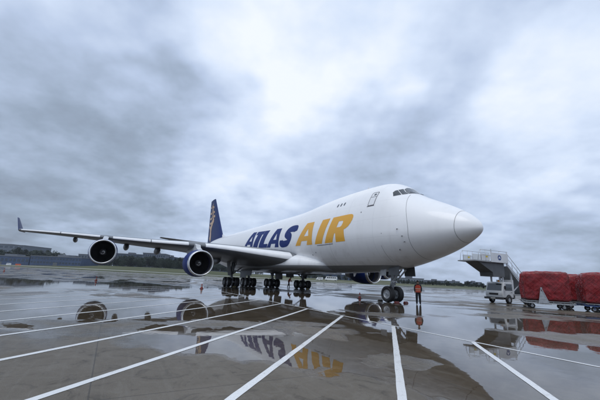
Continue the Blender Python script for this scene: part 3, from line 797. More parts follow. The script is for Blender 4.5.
# ---- landing gear
def wheel(parent, x, y, r=.62, w=.46, out=1):
    tp = [(-w / 2 * .62, r * .56), (-w / 2 * .92, r * .64), (-w / 2, r * .78), (-w / 2 * .93, r * .91), (-w / 2 * .7, r * .985), (-w / 2 * .3, r), (-.02, r), (-.012, r * .985), (.012, r * .985), (.02, r), (w / 2 * .3, r), (w / 2 * .7, r * .985), (w / 2 * .93, r * .91), (w / 2, r * .78), (w / 2 * .92, r * .64), (w / 2 * .62, r * .56)]
    MB().lathe(tp, (x, y, r), 'y', 36, cap=False).build('tyre', rubber, parent, smooth=True)
    hp = [(-w * .36, r * .575), (-w * .30, r * .54), (-w * .18, r * .46), (-w * .16, r * .30), (-w * .34, r * .22), (-w * .36, .0005), (w * .36, .0005), (w * .34, r * .22), (w * .16, r * .30), (w * .18, r * .46), (w * .30, r * .54), (w * .36, r * .575)]
    h = MB().lathe(hp, (x, y, r), 'y', 24, cap=False)
    for k in range(9):
        a = 2 * math.pi * k / 9
        for sd in (-1, 1):
            h.lathe([(sd * w * .15, .03), (sd * w * .24, .028)], (x + .23 * math.sin(a) * r / .62, y, r + .23 * math.cos(a) * r / .62), 'y', 6)
    h.build('wheel_hub', hub_m, parent, smooth=True, auto=35)
NX = 7.8
ng = MB().tube([(NX, 0, .62), (NX - .06, 0, 1.35)], .105, 16).tube([(NX - .06, 0, 1.30), (NX - .20, 0, 2.75)], [.165, .19], 16)
ng.tube([(NX, -.66, .62), (NX, .66, .62)], .075, 12)
ng = ng.build('nose_gear', steel, plane_root, smooth=True, auto=40)
for y in (-.46, .46): wheel(ng, NX, y)
MB().tube([(NX - .10, .16, 1.45), (NX - 1.25, .22, 2.5)], .06, 10).tube([(NX - .10, -.16, 1.45), (NX - 1.25, -.22, 2.5)], .06, 10).build('drag_brace', gear_white, ng, smooth=True, auto=40)
MB().prism([(NX + .08, .62), (NX + .42, .98), (NX + .12, 1.38), (NX + .07, 1.30), (NX + .30, .98), (NX + .07, .72)], -.07, .07).build('torque_link', steel, ng)
MB().tube([(NX - .08, .21, 1.30), (NX - .14, .21, 1.85)], .055, 10).tube([(NX - .08, -.21, 1.30), (NX - .14, -.21, 1.85)], .055, 10).build('steering_actuator', gear_white, ng, smooth=True)
MB().tube([(NX - .22, .14, 1.62), (NX - .32, .14, 1.62)], .085, 14).tube([(NX - .22, -.14, 1.62), (NX - .32, -.14, 1.62)], .085, 14).build('taxi_light', chrome, ng, smooth=True, auto=40)
MB().tube([(NX + .05, .10, 1.5), (NX + .22, .06, 1.2), (NX + .26, .0, .95), (NX + .1, .1, .7)], .018, 6).build('brake_hose', black, ng, smooth=True)
door_in = mat('gear_door_dark', (.085, .09, .095), .5, var=.15)
for s in (1, -1):
    MB().box((NX - 1.60, s * .84 - .02, 2.05), (NX - .50, s * .84 + .02, 2.86), Matrix.Rotation(R(s * 6), 3, 'X')).build('nose_gear_door', door_in, ng, bevel=.01)
    MB().box((NX - .10, s * .72 - .02, 2.02), (NX + .55, s * .72 + .02, 2.58), Matrix.Rotation(R(s * 6), 3, 'X')).build('nose_gear_door', gear_white, ng, bevel=.01)
def main_gear(x, y, body):
    g = MB().tube([(x, y, .55), (x, y, 1.75)], .16, 16).tube([(x, y, 1.65), (x + (0.0 if body else .05), y - (0 if body else math.copysign(.15, y)), 3.35)], [.235, .26], 16)
    g.tube([(x - .82, y, .66), (x + .82, y, .60)], .13, 12)
    for dx in (-.735, .735): g.tube([(x + dx, y - .74, .62), (x + dx, y + .74, .62)], .075, 10)
    g = g.build('main_gear', steel, plane_root, smooth=True, auto=40)
    for dx in (-.735, .735):
        for dy in (-.56, .56): wheel(g, x + dx, y + dy, .62, .47)
    MB().tube([(x + .1, y, 1.55), (x + (1.5 if body else .3), y - (0 if body else math.copysign(2.0, y)), 3.0)], .085, 10).build('side_brace', gear_white, g, smooth=True)
    MB().tube([(x - .05, y, 1.6), (x - 1.5, y, 3.0)], .07, 10).build('drag_brace', gear_white, g, smooth=True)
    MB().prism([(x - .14, .75), (x - .52, 1.15), (x - .16, 1.62), (x - .15, 1.5), (x - .38, 1.15), (x - .14, .88)], y - .08, y + .08).build('torque_link', steel, g)
    MB().tube([(x + .18, y + .1, 1.8), (x + .34, y + .2, 1.3), (x + .6, y + .15, .8)], .022, 6).tube([(x + .18, y - .1, 1.8), (x + .34, y - .2, 1.3), (x + .6, y - .15, .8)], .022, 6).build('brake_hose', black, g, smooth=True)
    MB().tube([(x - .7, y + .0, 1.0), (x - .12, y, 1.75)], .05, 8).build('bogie_trimmer', gear_white, g, smooth=True)
    sg = math.copysign(1, y)
    if body:
        MB().box((x - 1.55, y + sg * .95 - .02, 1.22), (x + 1.0, y + sg * .95 + .02, 2.45), Matrix.Rotation(R(sg * 4), 3, 'X')).build('gear_door', door_in, g, bevel=.015)
    else:
        MB().box((x - .75, y + sg * .42 - .025, 1.45), (x + .75, y + sg * .42 + .025, 3.3), Matrix.Rotation(R(-sg * 10), 3, 'X')).build('gear_door', door_in, g, bevel=.015)
        MB().box((x - 1.4, y - sg * 2.3 - .02, 1.55), (x + 1.0, y - sg * 2.3 + .02, 2.5), Matrix.Rotation(R(sg * 5), 3, 'X')).build('gear_door', door_in, g, bevel=.015)
for s in (1, -1):
    main_gear(31.9, s * 5.5, False); main_gear(34.95, s * 1.9, True)

# ================================================================== things on the apron
def chock(p, rz, label, grp, col):
    o = MB().prism([(-.11, 0), (.11, 0), (.07, .12), (.0, .15), (-.07, .09)], -.20, .20).build('wheel_chock', col, None, bevel=.012)
    o.location = p; o.rotation_euler = (0, 0, rz); tag(o, label, 'wheel chock', grp); return o
red_m = mat('chock_red', (.14, .018, .014), .55, var=.2, vscale=10)
chk_m = mat('chock_rubber', (.04, .036, .03), .7, var=.2, vscale=10)
chock(ac(6.88, .46), AC_YAW, 'red wheel chock in front of the near nose wheel', 'chocks at the nose gear', red_m)
chock(ac(6.95, -.55), AC_YAW + .15, 'red wheel chock in front of the far nose wheel, beside the standing worker', 'chocks at the nose gear', red_m)
chock(ac(8.66, .5), AC_YAW + math.pi, 'dark rubber wheel chock wedged behind the nose wheels', 'chocks at the nose gear', chk_m)
for (x, y, w_) in ((30.35, 5.5, 'near left group of main wheels'), (30.35, -5.5, 'far right group of main wheels')):
    chock(ac(x, y), AC_YAW, 'dull yellow wheel chock in front of the ' + w_, 'chocks at the main gear', mat('chock_yellow', (.20, .17, .08), .6, var=.2, vscale=9))

def cone(p, label, h=.62, s=1.0):
    r = empty('traffic_cone', p, random.uniform(0, 3))
    MB().box((-.19, -.19, 0), (.19, .19, .035)).build('base', black, r, bevel=.01)
    MB().lathe([(.035, .15), (.06, .135), (h * .38, .10), (h * .62, .072), (h - .02, .032), (h, .026), (h, .001)], n=20, cap=False).build('body', orange, r, smooth=True, auto=45)
    MB().lathe([(h * .40, .1015), (h * .60, .0765)], n=20, cap=False).build('reflective_band', mat('cone_white', (.26, .25, .24), .5), r, smooth=True)
    r.scale = (s, s, s)
    tag(r, label, 'traffic cone', 'traffic cones round the aircraft'); return r
cone(gnd(359.7, 298.6), 'orange traffic cone left of the nose wheels under the belly', .52)
cone(ac(23.2, 11.35), 'orange traffic cone below the inboard engine on the near wing', .52)
cone(gnd(96, 281.2), 'orange traffic cone in the open below the outboard engine', .60)
cone(gnd(4, 271.6), 'orange traffic cone at the far left edge of the picture', .8)

# ---- people
skin = mat('skin', (.42, .25, .17), .5); cloth_d = mat('dark_trousers', (.012, .013, .018), .8); jacket = mat('dark_jacket', (.022, .022, .03), .8)
vest_m = mat('orange_vest', (.62, .075, .03), .65, bump=.3, bscale=25); hi_m = mat('vest_reflective_tape', (.55, .56, .42), .4); hair_m = mat('black_hair', (.010, .009, .009), .6); shoe_m = mat('shoes', (.012, .012, .012), .5)
def person(p, rz, h, joints, label, lean=0.0, jk=None, leg_mat=None):
    """joints: dict of (x,y,z) for a 1.75 m figure, x = right, y = back, facing -y"""
    root = empty('person', p, rz); sc = h / 1.75; J = joints
    V, E, RD = [], [], []
    def ch(pts, rs, start=None):
        prev = start
        for q, r in zip(pts, rs):
            V.append(q); RD.append(r); i = len(V) - 1
            if prev is not None: E.append((prev, i))
            prev = i
        return prev
    pel = ch([J['pelvis']], [(.155, .105)])
    ws = ch([J['waist']], [(.145, .10)], pel); cs = ch([J['chest']], [(.175, .115)], ws); nb = ch([J['neck']], [(.065, .062)], cs); hd0 = ch([J['chin'], J['head'], J['crown']], [(.060, .068), (.080, .098), (.058, .070)], nb)
    for sd in ('l', 'r'):
        ch([J['sh_' + sd], J['el_' + sd], J['wr_' + sd]], [(.080, .080), (.064, .064), (.044, .044)], cs)
        w_ = len(V) - 1
        d = (Vector(J['wr_' + sd]) - Vector(J['el_' + sd])).normalized()
        pm = Vector(J['wr_' + sd]) + d * .07; k = ch([tuple(pm)], [(.032, .020)], w_)
        for f_ in range(4):
            o = Vector((0, (f_ - 1.5) * .018, 0)); a = pm + d * .045 + o; b_ = a + d * (.035, .045, .04, .03)[f_] + Vector((.004, -.008, 0))
            ch([tuple(a), tuple(b_)], [(.0095, .0095), (.008, .008)], k)
        ch([tuple(Vector(J['wr_' + sd]) + d * .04 + Vector((0, -.035, 0))), tuple(Vector(J['wr_' + sd]) + d * .075 + Vector((0, -.05, 0)))], [(.011, .011), (.009, .009)], w_)
        hp = ch([J['hp_' + sd], J['kn_' + sd], J['an_' + sd]], [(.125, .125), (.090, .090), (.070, .070)], pel)
        ch([J['hl_' + sd], J['to_' + sd]], [(.045, .040), (.040, .028)], hp)
    me = bpy.data.meshes.new('body_base'); me.from_pydata([tuple(v) for v in V], E, []); o = bpy.data.objects.new('body_base', me); COL.objects.link(o)
    md = o.modifiers.new('skin', 'SKIN'); md.use_smooth_shade = True
    for i, r in enumerate(RD): me.skin_vertices[0].data[i].radius = r
    for d_ in me.skin_vertices[0].data: d_.use_root = False
    me.skin_vertices[0].data[0].use_root = True
    sb = o.modifiers.new('sub', 'SUBSURF'); sb.levels = 2; sb.render_levels = 2
    dg = bpy.context.evaluated_depsgraph_get(); bme = bpy.data.meshes.new_from_object(o.evaluated_get(dg)); bpy.data.objects.remove(o)
    bme.name = 'body'
    for mm in (leg_mat or cloth_d, jk or jacket, skin, shoe_m): bme.materials.append(mm)
    zhip = J['pelvis'][2]; ny = Vector(J['neck'])
    for pl in bme.polygons:
        c = pl.center; i = 1
        if any(0 < (c - Vector(J['wr_' + q])).dot((Vector(J['wr_' + q]) - Vector(J['el_' + q])).normalized()) < .25 and (c - Vector(J['wr_' + q])).cross((Vector(J['wr_' + q]) - Vector(J['el_' + q])).normalized()).length < .075 and abs(c.x) > .15 for q in 'lr'): i = 2
        elif (c - Vector(J['head'])).length < .21 and (c - ny).dot(Vector(J['head']) - ny) > .0: i = 2
        elif c.z < .10: i = 3
        elif c.z < zhip + .03: i = 0
        pl.material_index = i; pl.use_smooth = True
    for v in bme.vertices: v.co *= sc
    body = bpy.data.objects.new('body', bme); COL.objects.link(body); body.parent = root
    S = lambda q: Vector(q) * sc
    # vest: a sleeveless shell round the trunk, open at the neck, with two reflective bands
    pel_, wst, cst, nck = map(S, (J['pelvis'], J['waist'], J['chest'], J['neck']))
    def trunk(t): 
        if t < .45: return pel_.lerp(wst, t / .45)
        if t < .85: return wst.lerp(cst, (t - .45) / .40)
        return cst.lerp(nck, (t - .85) / .15)
    def ring(t, g=0.0):
        c = trunk(t); wx = (.192 if t < .4 else .192 + .025 * (t - .4) / .4 if t < .8 else .217 - .60 * (t - .8)) * sc; wy = (.142 + .012 * math.sin(t * 3)) * sc
        return [c + Vector(((wx + g) * math.copysign(abs(math.cos(a)) ** .85, math.cos(a)), (wy + g) * math.copysign(abs(math.sin(a)) ** .85, math.sin(a)), 0)) for a in [2 * math.pi * k / 24 for k in range(24)]]
    ve = MB().loft([ring(t) for t in (-.10, .1, .25, .4, .55, .7, .8, .88, .95)], False, False).build('vest', vest_m, root, smooth=True)
    for (a, b_) in ((.18, .25), (.50, .57)): MB().loft([ring(a, .006), ring(b_, .006)], False, False).build('reflective_band', hi_m, ve, smooth=True)
    hc = S(J['head'])
    hv = MB(); rr = []
    for i in range(9):
        ph = math.pi * i / 8; 
        rr.append([hc + Vector((.096 * math.sin(ph) * math.cos(a), .112 * math.sin(ph) * math.sin(a) + .012, .04 + .105 * math.cos(ph) * (1 if math.cos(ph) > 0 else (.35 + .65 * max(0, math.sin(a)))))) * 1.0 for a in [2 * math.pi * k / 16 for k in range(16)]])
    hv.loft(rr).build('hair', hair_m, root, smooth=True)
    for sx in (-1, 1):
        MB().lathe([(-.008, .001), (-.006, .011), (.0, .013), (.006, .001)], tuple(hc + Vector((sx * .034, -.098, .0))), 'y', 8, cap=False).build('eye', black, body, smooth=True)
        MB().lathe([(-.008, .001), (0, .026), (.008, .001)], tuple(hc + Vector((sx * .092, .005, -.01))), 'x', 8, cap=False).build('ear', skin, body, smooth=True)
    MB().tube([hc + Vector((0, -.100, .005)), hc + Vector((0, -.125, -.035)), hc + Vector((0, -.10, -.042))], [.008, .016, .010], 8).build('nose', skin, body, smooth=True)
    MB().tube([hc + Vector((-.026, -.094, -.068)), hc + Vector((0, -.102, -.066)), hc + Vector((.026, -.094, -.068))], .006, 6).build('mouth', mat('lips', (.28, .12, .10), .5), body, smooth=True)
    tag(root, label, 'person'); return root
STAND = dict(pelvis=(0, 0, .93), waist=(0, 0, 1.10), chest=(0, .01, 1.34), neck=(0, 0, 1.48), chin=(0, -.02, 1.545), head=(0, -.015, 1.64), crown=(0, -.005, 1.71),
             sh_l=(-.19, .01, 1.40), el_l=(-.25, .03, 1.14), wr_l=(-.235, -.07, .93), sh_r=(.19, .01, 1.40), el_r=(.255, .04, 1.13), wr_r=(.225, -.09, .95),
             hp_l=(-.09, 0, .86), kn_l=(-.105, -.01, .48), an_l=(-.11, .02, .10), hl_l=(-.11, .05, .045), to_l=(-.13, -.16, .035),
             hp_r=(.09, 0, .86), kn_r=(.115, -.02, .48), an_r=(.13, .02, .10), hl_r=(.13, .05, .045), to_r=(.16, -.16, .035))
BEND = dict(STAND); BEND.update(waist=(0, -.03, 1.09), chest=(0, -.14, 1.29), neck=(0, -.23, 1.40), chin=(0, -.28, 1.44), head=(0, -.31, 1.52), crown=(0, -.32, 1.59),
            sh_l=(-.19, -.15, 1.34), el_l=(-.24, -.24, 1.10), wr_l=(-.2, -.40, .95), sh_r=(.19, -.15, 1.34), el_r=(.24, -.26, 1.10), wr_r=(.2, -.42, .97),
            kn_l=(-.105, -.12, .48), an_l=(-.11, -.14, .10), hl_l=(-.11, -.11, .045), to_l=(-.13, -.32, .035), kn_r=(.115, .10, .48), an_r=(.13, .26, .10), hl_r=(.13, .29, .06), to_r=(.16, .09, .035))
pp = gnd(418.5, 304.6)
person(pp, math.atan2(pp.x, -pp.y) + math.pi + R(12) if False else R(-18), 1.74, STAND, 'standing worker in an orange vest and dark trousers beside the nose wheels')
person(gnd(288.6, 287.6), R(70), 1.72, BEND, 'small distant worker in orange stooping between the main wheels', jk=mat('orange_jacket', (.75, .11, .03), .7), leg_mat=mat('grey_trousers', (.06, .065, .08), .8))

# ---- net-covered pallets on dollies
def red_material():
    M = bpy.data.materials.new('red_cargo_sheet'); M.use_nodes = True; nt = M.node_tree; p = nt.nodes['Principled BSDF']
    O = N(nt, 'ShaderNodeTexCoord').outputs['Object']
    n = NOISE(nt, O, 1.9, 6, 0.7, 0.6).outputs['Fac']
    mp = N(nt, 'ShaderNodeMapping', ins={'Vector': O}); mp.inputs['Scale'].default_value = (1.0, 1.0, 1.7); mp.inputs['Rotation'].default_value = (0.2, 0.35, 0.2)
    n2 = NOISE(nt, mp.outputs[0], 5.5, 5, 0.72, 1.6).outputs['Fac']
    crk = MA(nt, 'ABSOLUTE', MA(nt, 'SUBTRACT', n2, 0.5))                      # ridged: creases in the film
    c = MIX(nt, SM(nt, n, 0.34, 0.66), (0.22, 0.008, 0.012), (0.58, 0.022, 0.032)); c = MIX(nt, SM(nt, crk, 0.05, 0.0, 0.0, 0.8), c, (0.05, 0.003, 0.005))
    nt.links.new(c, p.inputs['Base Color']); p.inputs['Roughness'].default_value = 0.30; p.inputs['Coat Weight'].default_value = 0.5; p.inputs['Coat Roughness'].default_value = 0.10
    bp = N(nt, 'ShaderNodeBump', ins={'Strength': 1.0, 'Height': MA(nt, 'ADD', MA(nt, 'MULTIPLY', n, .6), MA(nt, 'MULTIPLY', crk, 1.6))}); bp.inputs['Distance'].default_value = 0.16
    nt.links.new(bp.outputs[0], p.inputs['Normal']); return M
red_sheet = red_material()
net_m = mat('red_net_rope', (.34, .022, .028), .5, var=.3, vscale=5); net_d = mat('net_dark', (.05, .008, .012), .6)
dolly_m = mat('dolly_galvanised', (.34, .35, .36), .45, metal=.3, var=.2, vscale=4); dolly_b = mat('dolly_blue', (.03, .06, .16), .45, var=.15, vscale=4)
LX, LY, LZ = 1.59, 1.22, 2.36                      # half length, half depth, height of a load
def load_surface(seed, lz=LZ):
    def S(u, v, face):
        pass
    bm = bmesh.new(); bmesh.ops.create_cube(bm, size=2.0)
    bmesh.ops.subdivide_edges(bm, edges=bm.edges[:], cuts=23, use_grid_fill=True)
    for v in bm.verts:
        c = v.co.copy(); e = 9.0
        n_ = (abs(c.x) ** e + abs(c.y) ** e + (abs(c.z) ** e if c.z > 0 else abs(c.z) ** 30)) ** (1 / e)
        c = c / max(n_, 1e-6) if n_ > 1 else c
        q = Vector((c.x * LX, c.y * LY, (c.z + 1) / 2 * lz))
        k = noise.fractal(q * .9 + Vector((seed * 17, 3, seed)), 1.0, 2.0, 4) * .10 + noise.noise(q * 3.2 + Vector((seed * 9, 0, 0))) * .045
        top = max(0, c.z); bulge = 1 + .03 * math.sin(math.pi * min(1, q.z / lz)) 
        q.x *= bulge - .05 * max(0, q.z / lz - .75); q.y *= bulge - .05 * max(0, q.z / lz - .75)
        nrm = Vector((c.x ** 5, c.y ** 5, max(0, c.z) ** 5)); nrm = nrm.normalized() if nrm.length > 1e-6 else Vector()
        q += nrm * k
        if q.z < .02: q.z = .02
        v.co = q
    return bm
from mathutils.bvhtree import BVHTree
def pallet(p, rz, label, seed, lz=LZ, dolly=True):
    r = empty('cargo_pallet', p, rz); z0 = .62
    bm = load_surface(seed, lz)
    bvh = BVHTree.FromBMesh(bm)
    for v in bm.verts: v.co.z += z0
    me = bpy.data.meshes.new('load'); bm.to_mesh(me); bm.free(); ld = link('load', me, red_sheet, r, smooth=True)
    # cargo net: crossing diagonal ropes pulled over the load
    nb = MB(); rnd = random.Random(seed)
    def drop(q, d):
        h = bvh.ray_cast(q, d); return (h[0] - d * .012) if h[0] is not None else None
    for face in ((1, 0), (-1, 0), (0, 1), (0, -1)):
        d = Vector((-face[0], -face[1], 0)); t = Vector((-face[1], face[0], 0)); half = LY if face[0] else LX
        for sg in (-1, 1):
            s_ = -half - lz
            while s_ < half + lz:
                pts = []
                for i in range(15):
                    z = lz * .97 * i / 14; u = s_ + sg * z * .95 + (lz if sg < 0 else 0) + .03 * math.sin(5 * z + s_ * 3)
                    if abs(u) < half * .97:
                        q = drop(Vector((-d.x * 4, -d.y * 4, max(z, .05))) + t * u, d)
                        if q is not None: pts.append(q + Vector((0, 0, z0)))
                if len(pts) > 1: nb.tube(pts, .014, 4, cap=False)
                s_ += .31
    for sg in (-1, 1):
        s_ = -LX - LY
        while s_ < LX + LY:
            pts = []
            for i in range(13):
                y = -LY * .93 + 2 * LY * .93 * i / 12; x = s_ + sg * y
                if abs(x) < LX * .93:
                    q = drop(Vector((x, y, 6)), Vector((0, 0, -1)))
                    if q is not None: pts.append(q + Vector((0, 0, z0)))
            if len(pts) > 1: nb.tube(pts, .014, 4, cap=False)
            s_ += .33
    nb.build('cargo_net', net_m, ld, smooth=True)
    MB().box((-LX - .02, -LY - .02, .575), (LX + .02, LY + .02, .615)).build('pallet_base', hub_m, r, bevel=.008)
    tag(r, label, 'cargo pallet', 'red net-covered cargo pallets'); return r
def dolly(p, rz, label, tow=False, col=dolly_m):
    r = empty('pallet_dolly', p, rz)
    f = MB()
    for y in (-1.15, 0, 1.15): f.box((-1.68, y - .05, .40), (1.68, y + .05, .50))
    for x in (-1.6, -.8, 0, .8, 1.6): f.box((x - .05, -1.24, .42), (x + .05, 1.24, .52))
    f.build('frame', col, r)
    for i in range(9): MB().tube([(-1.44 + .36 * i, -1.15, .535), (-1.44 + .36 * i, 1.15, .535)], .032, 8).build('roller', hub_m, r, smooth=True)
    for x in (-1.05, 1.05):
        for y in (-.95, .95):
            w_ = MB().lathe([(-.07, .10), (-.08, .15), (-.06, .20), (.06, .20), (.08, .15), (.07, .10)], (x, y, .20), 'y', 20, cap=False).build('wheel', rubber, r, smooth=True)
            MB().lathe([(-.05, .001), (-.05, .11), (.05, .11), (.05, .001)], (x, y, .20), 'y', 16, cap=False).build('rim', hub_m, w_, smooth=True, auto=40)
            MB().box((x - .05, y - .12, .20), (x + .05, y - .09, .42)).box((x - .05, y + .09, .20), (x + .05, y + .12, .42)).build('fork', col, w_)
    for x in (-1.68, 1.68): MB().box((x - .02, -1.2, .50), (x + .02, 1.2, .60)).build('end_stop', col, r)
    if tow:                                         # folded drawbar standing upright against the near side
        MB().tube([(-.62, -1.40, .42), (-.40, -1.42, 1.58)], .035, 8).tube([(.06, -1.40, .42), (-.36, -1.42, 1.58)], .035, 8).tube([(-.52, -1.41, .8), (-.12, -1.41, .8)], .03, 8).prism([(-.60, .45), (.04, .45), (-.33, 1.38), (-.42, 1.38)], -1.425, -1.405).lathe([(-.03, .07), (.03, .07)], (-.38, -1.42, 1.62), 'y', 14).build('drawbar', mat('drawbar_white', (.34, .36, .39), .45, var=.15, vscale=6), r, smooth=True, auto=40)
        MB().box((-.75, -1.45, .36), (.2, -1.24, .42)).build('drawbar_hinge', col, r)
    else:
        MB().tube([(-1.7, 0, .45), (-2.15, 0, .40)], .04, 8).build('drawbar', col, r, smooth=True)
    tag(r, label, 'dolly', 'pallet dollies under the red loads'); return r
pl_, pr_ = Vector((18.93, 28.35, 0)), Vector((21.8, 26.75, 0))
pd = (pr_ - pl_).normalized(); pn = Vector((-pd.y, pd.x, 0))       # pn points away from the camera
prz = math.atan2(pd.y, pd.x)
for i, (off, dep, lb, lz) in enumerate(((0, 0, 'left and nearest red net-wrapped cargo load, with the white upright drawbar before it', 2.36), (3.95, 0.15, 'red net-wrapped cargo load cut by the right edge of the picture', 2.34), (3.3, 4.2, 'red cargo load seen in the gap behind the two front loads', 2.36))):
    c = pl_ + pd * (1.59 + off) + pn * (1.22 + dep)
    pallet(c, prz + (0, .02, -.05)[i], lb, i + 1, lz)
    dolly(c, prz + (0, .02, -.05)[i], ('low metal dolly with an upright white drawbar under the left red load', 'blue low dolly under the red load at the right edge', 'low metal dolly under the red load in the gap behind')[i], tow=(i == 0), col=dolly_b if i == 1 else dolly_m)

# ---- boarding stairs truck
def stair_truck(p, hd):
    rz = math.atan2(hd.y, hd.x); r = empty('stairs_truck', p, rz)   # local x = forward
    tw = mat('truck_white', (.62, .64, .65), .35, coat=.4, var=.05); tg = mat('truck_grey', (.30, .31, .32), .5, var=.1); al = mat('stair_aluminium', (.50, .52, .54), .38, metal=.4, var=.08); dk = mat('truck_underside', (.05, .05, .055), .6)
    # cab: shaped profile
    cab = MB().prism([(1.15, .55), (1.20, .95), (1.12, 1.18), (.86, 1.98), (.70, 2.06), (-.42, 2.06), (-.50, 1.95), (-.50, .55)], -.92, .92).build('cab', tw, r, bevel=.05, seg=3, smooth=True, auto=40)
    MB().add([(1.125, -.78, 1.23), (1.125, .78, 1.23), (.905, .72, 1.90), (.905, -.72, 1.90)], [(0, 1, 2, 3)]).build('windscreen', glass, cab)
    for s in (1, -1):
        MB().add([(.78, s * .926, 1.24), (.62, s * .926, 1.88), (-.30, s * .926, 1.88), (-.30, s * .926, 1.24)], [(0, 1, 2, 3)]).build('side_window', glass, cab)
        MB().add([(.86, s * .9262, .62), (.86, s * .9262, 1.20), (.845, s * .9262, 1.20), (.845, s * .9262, .62)], [(0, 1, 2, 3)]).add([(-.36, s * .9262, .62), (-.36, s * .9262, 1.95), (-.375, s * .9262, 1.95), (-.375, s * .9262, .62)], [(0, 1, 2, 3)]).build('door_gap', seam_m, cab)
        MB().box((-.22, s * .93 - .012, 1.05), (-.06, s * .93 + .018, 1.09)).build('door_handle', black, cab)
        MB().box((1.17, s * .70 - .14, .80), (1.225, s * .70 + .14, .98)).build('headlight', mat('lamp_glass', (.55, .57, .58), .1, coat=.8), cab, bevel=.02)
        MB().tube([(1.0, s * .93, 1.55), (1.08, s * 1.12, 1.62)], .015, 6).box((1.05, s * 1.15 - .08, 1.35), (1.10, s * 1.15 + .08, 1.68)).build('mirror', black, cab)
    MB().box((1.12, -.98, .38), (1.34, .98, .58)).build('bumper', dk, r, bevel=.03)
    MB().box((1.19, -.48, .80), (1.222, .48, .98)).build('grille', black, cab, bevel=.01)
    MB().box((1.341, -.24, .43), (1.350, .24, .54)).build('number_plate', mat('plate_blank', (.5, .5, .45), .5), r)
    MB().lathe([(2.06, .10), (2.10, .10), (2.2, .08), (2.24, .03)], (.3, 0, 0), n=16).build('beacon', mat('beacon_amber', (.7, .25, .02), .2), cab, smooth=True, auto=40)
    ch = MB()
    for s in (1, -1): ch.box((-4.5, s * .42 - .06, .55), (-.5, s * .42 + .06, .78))
    ch.box((-4.55, -.95, .80), (-.56, .95, .92)).build('chassis', tg, r)
    for s in (1, -1): (MB().box((-4.4, s * .93 - .03, .50), (-2.9, s * .93 + .03, .79)).build('side_skirt', tw, r), MB().box((-1.5, s * .93 - .03, .45), (-.65, s * .93 + .03, .79)).build('side_skirt', tw, r))
    for x in (.28, -2.3):
        for s in (1, -1):
            w_ = MB().lathe([(-.11, .20), (-.12, .30), (-.09, .37), (.09, .37), (.12, .30), (.11, .20)], (x, s * .875, .37), 'y', 24, cap=False).build('wheel', rubber, r, smooth=True)
            MB().lathe([(-.08, .001), (-.09, .21), (.09, .21), (.08, .001)], (x, s * .875, .37), 'y', 20, cap=False).build('rim', hub_m, w_, smooth=True, auto=40)
            arch = [(x + .47 * math.cos(R(t)), .40 + .47 * math.sin(R(t))) for t in range(0, 181, 15)]
            MB().prism(arch, s * .50, s * .9215 if x > 0 else s * .9615).build('wheel_arch', dk, r)
    # stair flight: from the rear, low, up to the deck over the cab
    ZD = 4.0; sl = .88
    for s in (1, -1):
        MB().prism([(0.05, ZD), (.05, ZD - .34), (-3.75, ZD - .34 - 3.8 * sl + .25), (-3.9, ZD - 3.9 * sl - .1), (-3.9, ZD - 3.9 * sl + .22)], s * .84 - .03, s * .84 + .03).build('stringer', al, r)
        hb = MB().tube([(0.0, s * .84, ZD + .98), (-3.7, s * .84, ZD + .98 - 3.7 * sl)], .03, 8).tube([(0.0, s * .84, ZD + .52), (-3.7, s * .84, ZD + .52 - 3.7 * sl)], .022, 8)
        for i in range(6): hb.tube([(-.05 - .72 * i, s * .84, ZD - .05 - .72 * i * sl), (-.05 - .72 * i, s * .84, ZD + .95 - .72 * i * sl)], .022, 8)
        hb.build('handrail', al, r, smooth=True)
    for i in range(17):
        x = -.10 - .225 * i; z = ZD - .19 - .198 * i
        MB().box((x - .26, -.80, z - .03), (x, .80, z)).build('step', tg, r)
    MB().prism([(-.05, ZD - .36), (-3.6, ZD - .36 - 3.55 * sl), (-3.6, ZD - .42 - 3.55 * sl), (-.05, ZD - .42)], -.78, .78).build('stair_underside', tg, r)
    # deck, side panels, railings
    MB().box((.06, -1.0, ZD - .12), (2.6, 1.0, ZD)).build('deck', tg, r)
    MB().prism([(2.61, ZD - .13), (2.61, ZD), (4.75, ZD), (4.75, ZD - .10)], -1.0, 1.0).build('deck_extension', tg, r)
    for s in (1, -1):
        pn_ = MB().box((.05, s * 1.03 - .02, ZD - .10), (2.58, s * 1.03 + .02, ZD + .82)).build('side_panel', tw, r, bevel=.01)
        MB().lathe([(s * 1.055, .26), (s * 1.060, .26)], (1.35, 0, ZD + .38), 'y', 24).build('round_emblem', mat('emblem_blue', (.03, .07, .22), .4), pn_)
        MB().prism([(1.20, ZD + .30), (1.36, ZD + .52), (1.52, ZD + .30), (1.40, ZD + .30), (1.36, ZD + .38), (1.30, ZD + .30)], s * 1.0615, s * 1.064).build('emblem_mark', white, pn_)
        rl = MB().tube([(.05, s * 1.0, ZD + 1.02), (4.0, s * 1.0, ZD + 1.02)], .025, 8)
        for x in (.08, 1.3, 2.55, 3.3, 3.95): rl.tube([(x, s * 1.0, ZD), (x, s * 1.0, ZD + 1.02)], .022, 8)
        rl.tube([(2.6, s * 1.0, ZD + .5), (4.0, s * 1.0, ZD + .5)], .02, 8).tube([(4.0, s * 1.0, ZD + 1.02), (4.25, s * 1.0, ZD + .75), (4.4, s * 1.0, ZD + .02)], .022, 8).build('railing', al, r, smooth=True)
        MB().box((2.72, s * 1.0 - .012, ZD + .04), (3.9, s * 1.0 + .012, ZD + .62)).build('railing_panel', tw, r)
        MB().box((3.0, s * 1.0 - .016, ZD + .30), (3.3, s * 1.0 + .016, ZD + .46)).build('warning_sticker', mat('sticker_yellow', (.6, .45, .03), .5), r)
        MB().box((1.6, s * .4 - .03, ZD + .9), (1.66, s * .4 + .03, ZD + 1.25)).build('lamp_post', al, r) if s == 1 else None
